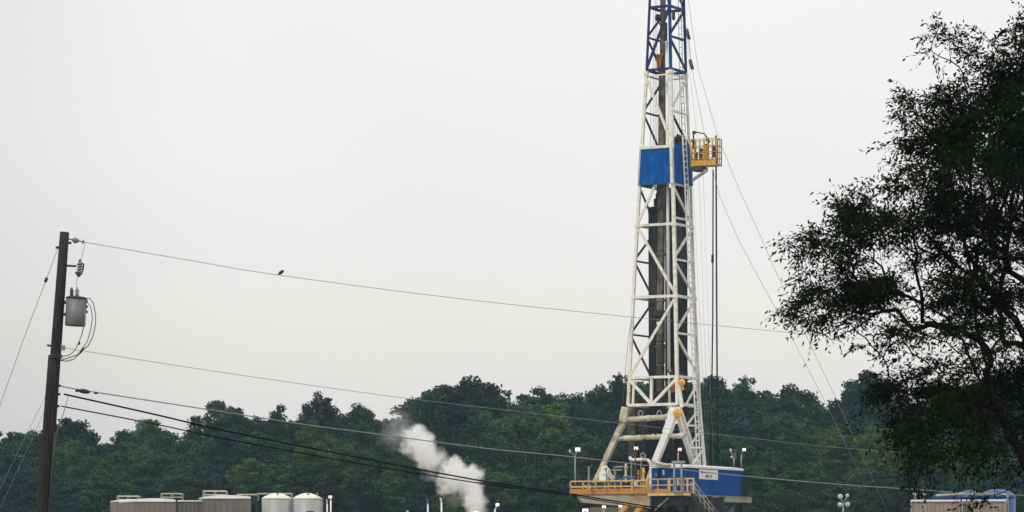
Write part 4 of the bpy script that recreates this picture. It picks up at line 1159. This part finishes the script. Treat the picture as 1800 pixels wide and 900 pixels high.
# ------------------------------------------------------------------ tanks left
def prism(name, pts, z1, z2, m, parent, bevel=0):
    b = MB(); n = len(pts)
    b.add([(x, y, z1) for x, y in pts] + [(x, y, z2) for x, y in pts], [tuple(reversed(range(n))), tuple(range(n, 2 * n))] + [(i, (i + 1) % n, n + (i + 1) % n, n + i) for i in range(n)])
    return b.build(name, m, parent, bevel)
def wall_tank(pxl, pxr, y_top, Y, depth, dx, label, m, ribs=8, slope=0):
    z = ZP(y_top, Y); x1, x2 = XP(pxl, Y), XP(pxr, Y)
    t = thing('steel_tank', label, 'tank', ((x1 + x2) / 2, Y, 0))
    prism('body', [(x1, Y), (x2, Y + slope), (x2 - dx, Y + depth), (x1 - dx, Y + depth)], 0, z, m, t, .03)
    b = MB(); n = 10; fr = []; bk = []
    for i in range(n + 1):
        s = i / n; hz_ = z + .04 + .12 * math.sin(math.pi * s) ** .8
        fr.append((x1 + (x2 - x1) * s, Y - .08 + slope * s, hz_)); bk.append((x1 + (x2 - x1) * s - dx, Y + depth + .05, hz_))
    lo_f = [(p[0], p[1], z - .1) for p in fr]; lo_b = [(p[0], p[1], z - .1) for p in bk]; k = n + 1
    fs = [(i, i + 1, k + i + 1, k + i) for i in range(n)] + [(2 * k + i, 2 * k + i + 1, i + 1, i) for i in range(n)] + [(k + i, k + i + 1, 3 * k + i + 1, 3 * k + i) for i in range(n)]
    fs += [(0, k, 3 * k, 2 * k), (n, 2 * k + n, 3 * k + n, k + n), tuple([2 * k, 3 * k, 3 * k + n, 2 * k + n])]
    b.add(fr + bk + lo_f + lo_b, fs); b.build('roof', 'white2' if 'tan' in label else 'white', t)
    b = MB()
    for i in range(ribs + 1):
        s = i / ribs; b.beam((x1 + (x2 - x1) * s, Y - .01 + slope * s, 0), (x1 + (x2 - x1) * s, Y - .01 + slope * s, z - .12), .04, .016)
    b.build('ribs', m, t)
    return t
def top_frame(pxl, pxr, py, y_low, Y, label, rails=2, parent_name='platform_railing'):
    x1, x2 = XP(pxl, Y), XP(pxr, Y); z1, z2 = ZP(y_low, Y), ZP(py, Y)
    t = thing('platform_railing', label, 'railing', ((x1 + x2) / 2, Y, z1))
    b = MB()
    for yy in (Y, Y + 1.2):
        b.beam((x1, yy, z2), (x2, yy, z2), .08, .08)
        if rails > 1: b.beam((x1, yy, (z1 + z2) / 2), (x2, yy, (z1 + z2) / 2), .05, .05)
        b.build('top_rail', 'cream', t); b = MB()
    n = max(2, int((x2 - x1) / .8))
    for i in range(n + 1):
        for yy in (Y, Y + 1.2):
            x_ = x1 + (x2 - x1) * i / n; MB().beam((x_, yy, z1), (x_, yy, z2), .06, .06).build('post', 'grey', t)
wall_tank(236, 309, 879.5, 236, 6, 2.6, 'tan steel tank with white roof edge, leftmost of the tank row', 'tan')
b = MB(); 
def plainbox(name, pxl, pxr, y_top, Y, depth, m, label, cat='tank'):
    z = ZP(y_top, Y); x1, x2 = XP(pxl, Y), XP(pxr, Y)
    t = thing(name, label, cat, ((x1 + x2) / 2, Y, 0))
    prism('body', [(x1, Y), (x2, Y), (x2, Y + depth), (x1, Y + depth)], 0, z, m, t, .03)
    b = MB(); b.beam((x1 - .03, Y - .04, z - .02), (x2 + .03, Y - .04, z - .02), .1, .1); b.build('rim', 'white', t)
    b = MB()
    for i in range(7):
        s = i / 6; b.beam((x1 + (x2 - x1) * s, Y - .04, 0), (x1 + (x2 - x1) * s, Y - .04, z - .1), .06, .05)
    b.build('ribs', m, t)
    return t
plainbox('steel_tank', 313, 355, 880, 239, 4, 'tang', 'small brown ribbed tank between the tan tank and the wide grey tank')
wall_tank(358, 441, 874, 237, 6, 1.0, 'wide grey steel tank with arched cream roof left of the white domed tanks', 'tang')
MB().beam((XP(448, 239), 239, 0), (XP(448, 239), 239, ZP(871, 239)), .3, .35).thing('ladder_tower', 'subst', 'dark ladder tower squeezed between the wide grey tank and the first domed tank', 'ladder')
top_frame(206, 243, 872, 884, 242, 'railing frame above the far left end of the tan tank')
top_frame(283, 319, 867.5, 880, 242, 'railing frame above the right end of the tan tank')
top_frame(357, 397, 863, 876, 242, 'tallest railing frame, above the left end of the wide grey tank')
top_frame(417, 449, 869, 880, 242, 'low railing frame above the right end of the wide grey tank', 1)
top_frame(452, 512, 867.5, 880, 244, 'railing behind the first white domed tank', 1)
for (xa, xb, lab) in ((458, 511, 'white domed tank standing against the wide grey tank, left of its twin'), (513, 564, 'white domed tank nearest the reddish floodlight, right of its twin')):
    Y = 240; x1, x2 = XP(xa, Y), XP(xb, Y); r_ = (x2 - x1) / 2; z_s = ZP(876, Y); z_t = ZP(866, Y); cx = (x1 + x2) / 2
    t = thing('domed_tank', lab, 'tank', (cx, Y + r_, 0))
    b = MB(); b.lathe((cx, Y + r_, 0), [(r_, 0), (r_, z_s * .5), (r_ * 1.01, z_s * .5 + .05), (r_, z_s * .5 + .1), (r_, z_s)], 32); b.build('shell', 'tank', t)
    b = MB(); b.lathe((cx, Y + r_, z_s), [(r_ * 1.015, -.04), (r_ * 1.015, .03), (r_ * .8, .18), (r_ * .5, .33), (r_ * .22, .42), (.05, .44)], 32)
    d_ = b.build('dome', 'dome', t)
    b = MB(); b.tube((cx + .1, Y + r_ - .6, z_s + .25), (cx + .1, Y + r_ - .62, z_s + .42), .1); b.tube((cx + .8, Y + r_ - .3, z_s + .1), (cx + .8, Y + r_ - .3, z_s + .45), .06); b.build('vent', 'grey', d_)
    b = MB(); b.beam((cx + r_ * .82, Y + .55, 1), (cx + r_ * .82, Y + .55, z_s + .05), .06, .06); b.beam((cx + r_ * .82 + .3, Y + .7, 1), (cx + r_ * .82 + .3, Y + .7, z_s + .05), .06, .06)
    for i in range(15): b.beam((cx + r_ * .82, Y + .55, 1 + i * .35), (cx + r_ * .82 + .3, Y + .7, 1 + i * .35), .04, .04)
    b.build('ladder', 'grey', t)
b = MB(); b.tube((XP(545, 238), 238.2, 0), (XP(545, 238), 238.2, ZP(898, 238)), .3, n=14); b.thing('black_drum', 'darksteel', 'dark pipe mouth in front of the right white domed tank', 'pipe')

# ------------------------------------------------------------------ containers right
for i, (xa, xb, yt, Y, lab) in enumerate(((1601, 1688, 880, 230, 'tan site container with white rim, left of the pair'), (1691, 1768, 879.5, 229, 'tan site container with white rim, right of the pair before the blue tanks'))):
    z = ZP(yt, Y); x1, x2 = XP(xa, Y), XP(xb, Y); dpt = 6
    t = thing('site_container', lab, 'container', ((x1 + x2) / 2, Y, 0))
    prism('body', [(x1, Y), (x2, Y), (x2 + .5, Y + dpt), (x1 + .9, Y + dpt)], 0, z, 'box', t, .03)
    b = MB(); b.beam((x1, Y - .05, z), (x2, Y - .05, z), .14, .13); b.build('rim', 'white2', t)
    b = MB(); b.beam((x1 + .03, Y - .05, 0), (x1 + .03, Y - .05, z - .07), .1, .1); b.beam((x2 - .03, Y - .05, 0), (x2 - .03, Y - .05, z - .07), .12, .1); b.build('corner_post', 'grey', t)
    b = MB()
    for q in range(1, 12): b.beam((x1 + (x2 - x1) * q / 12, Y - .015, .1), (x1 + (x2 - x1) * q / 12, Y - .008, z - .1), .16, .016)
    b.build('corrugation', 'box', t)
MB().beam((XP(1772, 229), 229.3, 0), (XP(1772, 229), 229.3, ZP(868, 229)), .18, .18).thing('pipe_post', 'grey', 'grey post at the right end of the tan containers', 'post')
b = MB(); b.path([P(1645, 871, 233), P(1678, 869, 233), P(1690, 868, 233), P(1768, 869, 233), P(1772, 871, 233)], .07, 6); b.thing('top_rail', 'cream', 'thin pale rail running along behind the tan container tops', 'railing')
for (xa, xb, yt, Y, lab) in ((1684, 1729, 861, 237, 'blue domed tank behind the right container, left of the larger blue one'), (1727, 1790, 859, 236, 'largest blue domed tank showing past the right end of the containers'), (1640, 1686, 863, 240, 'dark blue tank mostly hidden by leaves, leftmost of the blue tanks')):
    x1, x2 = XP(xa, Y), XP(xb, Y); r_ = (x2 - x1) / 2; cx = (x1 + x2) / 2; zt_ = ZP(yt, Y); zs_ = zt_ - .58
    t = thing('blue_tank', lab, 'tank', (cx, Y + r_, 0))
    b = MB(); b.lathe((cx, Y + r_, 0), [(r_, 0), (r_, zs_)], 32); b.build('shell', 'bluetank' if xa > 1650 else 'navy', t)
    b = MB(); b.lathe((cx, Y + r_, zs_), [(r_ * 1.02, -.05), (r_ * 1.02, .02), (r_ * .9, .2), (r_ * .68, .38), (r_ * .35, .53), (.05, .58)], 32); b.build('dome', 'bluetank' if xa > 1650 else 'navy', t)

# ------------------------------------------------------------------ utility pole with its fittings
YP = 76.0; kp = YP / F
pole = thing('utility_pole', 'leaning dark wooden utility pole at the left edge of the view', 'utility pole', (XP(61.5, YP), YP, 0))
def Q(px, py, dy=0): return P(px, py, YP) + Vector((0, dy, 0))
b = MB(); ax = lambda y: 113.5 + (y - 408) * (-36 / 492)
pts = [Q(ax(y), y) for y in (408, 500, 600, 700, 800, 900, 1000, 1131)]
b.path(pts, .1, 16, [kp * r_ for r_ in (8.2, 8.8, 9.4, 10, 10.4, 10.8, 11.2, 11.6)]); b.build('pole_shaft', 'wood', pole)
b = MB(); b.path([Q(ax(y) - 3.2, y, -.02) for y in (626, 700, 800, 900, 1000, 1131)], .1, 14, [kp * r_ for r_ in (9.4, 9.8, 10.2, 10.8, 11.4, 12)]); b.build('pole_stub', 'wood2', pole)
for y in (625, 629): MB().path([Q(ax(y), y) + Vector((math.cos(t) * kp * 11.5, math.sin(t) * kp * 11.5, 0)) for t in np.linspace(0, 6.283, 17)], .018, 6).build('steel_band', 'darksteel', pole)
b = MB(); b.beam(Q(ax(607) - 16, 607), Q(ax(607) - 8, 608), .05, .05); b.build('step_bolt', 'darksteel', pole)
b = MB(); b.path([Q(ax(y) + 4, y, -.17) for y in (715, 800, 900, 1000, 1120)], .022, 6); b.build('ground_wire_cover', 'wood2', pole)
b = MB(); b.path([Q(ax(y) + 9, y, -.1) for y in (760, 830, 900, 1000, 1120)], .03, 6); b.build('riser_conduit', 'brown', pole)
b = MB()
for (y, dx) in ((678, 9), (693, 9), (714, 9), (427, 9), (435, -9)): b.tube(Q(ax(y) + dx * .8, y), Q(ax(y) + dx * 1.5, y), .03, n=6)
b.build('bolt', 'darksteel', pole)
# dead-end insulator of the top wire
b = MB(); p1, p2 = Q(120, 420), Q(149, 425.5); b.tube(p1, p2, .018, n=6)
d = (p2 - p1)
for s, r_ in ((.30, .045), (.40, .075), (.50, .07), (.58, .045), (.9, .05)): b.tube(p1 + d * (s - .045), p1 + d * (s + .045), r_, n=10)
b.build('strain_insulator', 'insul', pole); 
# bracket + fused cutout
b = MB(); b.beam(Q(117, 467), Q(134, 468), .04, .05); b.build('cutout_arm', 'darksteel', pole)
b = MB(); b.tube(Q(142, 460), Q(138, 484), .042, n=10)
for s in (.15, .35, .55, .75): c = Q(142 - 4 * s, 460 + 24 * s); b.tube(c + Vector((0, 0, .02)), c - Vector((0, 0, .02)), .065, n=10)
co = b.build('fuse_cutout', 'insul', pole)
b = MB(); b.path([Q(136, 466), Q(140, 461), Q(147, 464), Q(146, 474)], .022, 6); b.path([Q(146, 474), Q(143, 482), Q(137, 487)], .02, 6); b.tube(Q(140, 461), Q(141, 456), .03); b.tube(Q(133, 478), Q(139, 486), .03); b.build('cutout_hinge', 'porc', co)
b = MB(); b.path([Q(150, 426), Q(147, 440), Q(142, 457)], .006, 5); b.path([Q(137, 486), Q(134, 498), Q(136, 508)], .006, 5); b.build('jumper_wire', 'wire', pole)
# transformer
tr = thing('transformer', 'grey cylindrical transformer hung on the leaning utility pole', 'transformer', tuple(Q(132, 574)))
axis = (Q(134.5, 524) - Q(132, 573)).normalized(); rT = kp * 18
b = MB(); b.lathe(Q(132, 573), [(rT * .96, 0), (rT, .02), (rT, kp * 48)], 28, axis); b.build('tank', 'trafo', tr)
b = MB(); b.lathe(Q(134.4, 525), [(rT * 1.06, 0), (rT * 1.06, .025), (rT * .8, .05), (.04, .07)], 28, axis); b.build('lid', 'darksteel', tr)
for x, m_, y in ((126, 'porc', 520), (135.5, 'insul', 520)):
    b = MB(); b.lathe(Q(x, y), [(.03, 0), (.055, .03), (.03, .05), (.06, .08), (.03, .1), (.058, .13), (.03, .15), (.03, .2)], 12); b.build('bushing', m_, tr)
b = MB(); b.beam(Q(110, 531), Q(118, 532), .07, .08); b.beam(Q(108, 552), Q(118, 553), .06, .07); b.build('hanger', 'darksteel', tr)
b = MB()
for y in (530, 539, 548): b.tube(Q(150, y), Q(154, y), .035, n=8)
b.build('terminal', 'darksteel', tr)
for k_, (pp, lab) in enumerate((([(152, 525), (158, 524), (164, 533), (168, 552), (168, 570), (163, 592), (155, 608), (148, 613), (140, 622), (128, 632), (116, 635), (106, 633)], 'outermost'),
              ([(153, 531), (160, 540), (163, 558), (160, 580), (154, 600), (147, 611), (136, 624), (122, 629), (106, 634)], 'middle'),
              ([(151, 546), (150, 565), (145, 588), (140, 601), (133, 616), (124, 624), (112, 627), (105, 631)], 'innermost'))):
    b = MB(); b.path([Q(x, y, -.05 * k_) for x, y in pp], .014, 6); b.thing('service_cable', 'wireg', '%s of the three looping cables right of the pole transformer' % lab, 'cable')
# splices
for (a, c, lab) in (((147, 611), (141, 620), 'small dark splice on the outer looping cable'), ((140, 601), (138, 606), 'small dark splice on the inner looping cable')):
    MB().tube(Q(*a, -.02), Q(*c, -.02), .03, n=8).thing('cable_splice', 'cable', lab, 'splice')
b = MB(); b.beam(Q(107, 611), Q(114, 612), .1, .12); b.build('spool_bracket', 'grey', pole)

# spans: the line runs from this pole to the next one, right and away
P1 = Vector((XP(110, YP), YP)); P2 = Vector((XP(2300, 150), 150.0))
def span_pt(px, py, y_off=0):
    k = (px - 900) / F; d = P2 - P1
    s = (k * P1.y - P1.x) / (d.x - k * d.y); Y = P1.y + d.y * s
    return Vector((k * Y, Y, EYE + (HY - py) / F * Y))
SP = [
 ('power_line', 'wireg', .008, [(150, 426), (330, 457), (493, 484), (800, 524), (1107, 557), (1440, 589), (1800, 618), (2300, 648)], 'highest wire running from the pole top across the sky, with a bird on it'),
 ('power_line', 'wireg', .007, [(113, 611), (160, 619), (400, 656), (690, 697), (900, 722), (1100, 745), (1300, 768), (1500, 789), (1800, 808), (2300, 830)], 'faint second wire leaving the pole below the transformer'),
 ('power_line', 'wireg', .015, [(108, 679), (165, 689), (360, 719), (540, 747), (640, 760), (860, 789), (1005, 803), (1230, 829), (1420, 847), (1600, 860), (1800, 871), (2300, 890)], 'pale third wire passing in front of the drill floor and the blue cabin'),
 ('service_line', 'cable', .023, [(113, 693), (270, 728), (400, 758), (640, 806), (840, 844), (1000, 868), (1150, 892), (1300, 914), (1600, 950)], 'thick black cable sloping from the pole down in front of the steam'),
 ('service_line', 'cable', .017, [(108, 714), (270, 745), (400, 772), (640, 816), (840, 849), (1000, 871), (1150, 896), (1300, 920), (1600, 958)], 'thinner black cable just under the thick black one'),
]
for (nm, m_, r_, pp, lab) in SP:
    MB().path(smooth_pts([span_pt(*q) for q in pp]), r_, 6).thing(nm, m_, lab, 'wire')
b = MB(); c = span_pt(147, 687.5); b.lathe(c + Vector((-.14, 0, .02)), [(.02, 0), (.05, .05), (.06, .14), (.05, .24), (.02, .3)], 10, (1, .1, -.15)); b.tube(c + Vector((-.2, 0, 0)), c + Vector((-.08, 0, .03)), .03); b.tube(c + Vector((.26, 0, -.04)), c + Vector((.34, 0, -.05)), .03)
b.thing('wire_clamp', 'darksteel', 'dark splice clamp on the third wire close to the pole', 'clamp')
MB().path([Q(120, 697), Q(112, 725), Q(98, 765), Q(95, 800)], .012, 6).thing('drop_wire', 'wireg', 'thin wire dropping from the black cable back onto the pole', 'wire')
# guys on the left side
for (pp, lab) in (([(103, 433), (81, 492), (40, 600), (0, 712), (-60, 880), (-130, 1075)], 'guy wire from the pole top sloping down left past its small strain insulator'),
                  ([(84, 690), (62, 732), (42, 772), (0, 860), (-90, 1045)], 'short lower guy wire left of the pole, outer one'),
                  ([(80, 718), (58, 768), (20, 850), (-70, 1042)], 'short lower guy wire left of the pole, inner one')):
    MB().path([P(x, y, YP + 0.004 * (113 - x)) for x, y in pp], .008 if 'top' in lab else .005, 5).thing('guy_wire', 'wireg', lab, 'guy wire')
MB().tube(P(82.5, 488, YP), P(79.5, 496, YP), .04, n=8).thing('strain_insulator', 'darksteel', 'small dark strain insulator on the long guy wire left of the pole', 'insulator')
# next pole, out of frame to the right
b = MB(); b.path([(P2.x, P2.y, 0), (P2.x, P2.y, ZP(640, 150))], .15, 12, [.17, .12]); b.thing('utility_pole', 'wood', 'plain wooden utility pole beyond the near tree', 'utility pole', base=(P2.x, P2.y, 0))

# bird on the top wire
c = span_pt(493.5, 479.2)
b = MB(); d = Vector((.075, 0, .055))
b.path([c - d * 1.35, c - d * .9, c - d * .5, c, c + d * .45, c + d * .75, c + d * 1.0, c + d * 1.12], .03, 10, [.008, .014, .034, .052, .046, .034, .028, .008])
b.tube(c + d * 1.05, c + d * 1.05 + Vector((.035, 0, -.004)), .007, .002, n=5)
b.tube(c + Vector((0, 0, -.03)), c + Vector((.0, 0, -.085)), .005, n=4); b.tube(c + Vector((.02, .01, -.03)), c + Vector((.02, .01, -.085)), .005, n=4)
bo_ = b.thing('bird', 'bird', 'small dark bird perched on the highest wire', 'bird')
sb = bo_.modifiers.new('s', 'SUBSURF'); sb.levels = 1; sb.render_levels = 1

# ------------------------------------------------------------------ steam
def steam():
    Y = 262.0
    balls = [(838, 912, 14, 1.), (836, 897, 15, 1.), (834, 880, 17, 1.), (831, 864, 17, 1.), (822, 850, 17, 1), (829, 837, 16, 1.), (812, 840, 19, 1.), (799, 843, 17, .9), (798, 823, 17, 1.), (786, 855, 13, .5),
             (778, 840, 14, .45), (768, 806, 14, .6), (753, 808, 17, .8), (748, 793, 19, 1.), (739, 778, 20, 1.), (730, 766, 17, .9), (721, 786, 14, .5), (714, 762, 16, .28), (757, 826, 15, .2),
             (695, 764, 22, .13), (700, 742, 22, .11), (800, 868, 18, .12), (680, 725, 22, .05), (770, 825, 14, .25)]
    cen = [P(x, y, Y) for x, y, *_ in balls]; rad = [1.13 * r * Y / F for _, _, r, _ in balls]
    base = cen[0]
    b = MB()
    for c, r in zip(cen, rad):
        n = 10; prof_ = [(r * 1.6 * math.sin(math.pi * i / n), -r * 1.6 * math.cos(math.pi * i / n)) for i in range(n + 1)]
        b.lathe(c, prof_, 14)
    m = bpy.data.materials.new('steam_volume'); m.use_nodes = True
    t = m.node_tree; t.nodes.clear(); out = t.nodes.new('ShaderNodeOutputMaterial')
    pvn = t.nodes.new('ShaderNodeVolumePrincipled'); pvn.inputs['Color'].default_value = (0.995, 0.992, 0.988, 1); pvn.inputs['Anisotropy'].default_value = 0.0
    t.links.new(pvn.outputs[0], out.inputs['Volume'])
    co = t.nodes.new('ShaderNodeTexCoord')
    nz = t.nodes.new('ShaderNodeTexNoise'); nz.inputs['Scale'].default_value = 1.1; nz.inputs['Detail'].default_value = 6; nz.inputs['Roughness'].default_value = .6
    t.links.new(co.outputs['Object'], nz.inputs['Vector'])
    sub = t.nodes.new('ShaderNodeVectorMath'); sub.operation = 'SUBTRACT'; t.links.new(nz.outputs['Color'], sub.inputs[0]); sub.inputs[1].default_value = (.5, .5, .5)
    sc = t.nodes.new('ShaderNodeVectorMath'); sc.operation = 'SCALE'; t.links.new(sub.outputs[0], sc.inputs[0]); sc.inputs['Scale'].default_value = 2.0
    ad = t.nodes.new('ShaderNodeVectorMath'); ad.operation = 'ADD'; t.links.new(co.outputs['Object'], ad.inputs[0]); t.links.new(sc.outputs[0], ad.inputs[1])
    last = None
    for c, r, (_, _, _, w) in zip(cen, rad, balls):
        dn = t.nodes.new('ShaderNodeVectorMath'); dn.operation = 'DISTANCE'; t.links.new(ad.outputs[0], dn.inputs[0]); dn.inputs[1].default_value = tuple(c - base)
        mr_ = t.nodes.new('ShaderNodeMapRange'); mr_.interpolation_type = 'SMOOTHSTEP'
        mr_.inputs[1].default_value = r * (1.32 if w > .4 else 1.45); mr_.inputs[2].default_value = r * (.40 if w > .4 else .05); mr_.inputs[3].default_value = 0; mr_.inputs[4].default_value = w ** 1.4 * 4.6
        t.links.new(dn.outputs['Value'], mr_.inputs[0])
        if last is None: last = mr_.outputs[0]
        else:
            mx = t.nodes.new('ShaderNodeMath'); mx.operation = 'MAXIMUM'; t.links.new(last, mx.inputs[0]); t.links.new(mr_.outputs[0], mx.inputs[1]); last = mx.outputs[0]
    n2 = t.nodes.new('ShaderNodeTexNoise'); n2.inputs['Scale'].default_value = 2.2; n2.inputs['Detail'].default_value = 3; t.links.new(co.outputs['Object'], n2.inputs['Vector'])
    r2 = t.nodes.new('ShaderNodeMapRange'); r2.inputs[1].default_value = .38; r2.inputs[2].default_value = .6; r2.inputs[3].default_value = .3; r2.inputs[4].default_value = 1
    t.links.new(n2.outputs[0], r2.inputs[0])
    ml = t.nodes.new('ShaderNodeMath'); ml.operation = 'MULTIPLY'; t.links.new(last, ml.inputs[0]); t.links.new(r2.outputs[0], ml.inputs[1])
    t.links.new(ml.outputs[0], pvn.inputs['Density'])
    o = b.thing('steam_cloud', m, 'white steam plume drifting up left in front of the dark wood', 'steam', base=base)
    rm = o.modifiers.new('join', 'REMESH'); rm.mode = 'VOXEL'; rm.voxel_size = .12
    o['kind'] = 'stuff'
steam()
b = MB(); c = P(838, 915, 262); b.tube((c.x, c.y, 0), c, .35, n=14); b.thing('exhaust_stack', 'darksteel', 'dark stack under the steam plume', 'stack', base=(c.x, c.y, 0))

# ------------------------------------------------------------------ haze
HAZE = 0.00017
hz = MB(); hz.hexa([(-1600, -1600, -5), (1600, -1600, -5), (1600, 1600, -5), (-1600, 1600, -5)], [(-1600, -1600, 62), (1600, -1600, 62), (1600, 1600, 62), (-1600, 1600, 62)])
hm = bpy.data.materials.new('haze_air'); hm.use_nodes = True; t = hm.node_tree; t.nodes.clear()
o_ = t.nodes.new('ShaderNodeOutputMaterial'); v_n = t.nodes.new('ShaderNodeVolumePrincipled')
v_n.inputs['Color'].default_value = (0.50, 0.76, 0.95, 1); v_n.inputs['Density'].default_value = HAZE; v_n.inputs['Anisotropy'].default_value = 0.0
t.links.new(v_n.outputs[0], o_.inputs['Volume'])
ho = hz.build('haze', hm); ho['kind'] = 'stuff'
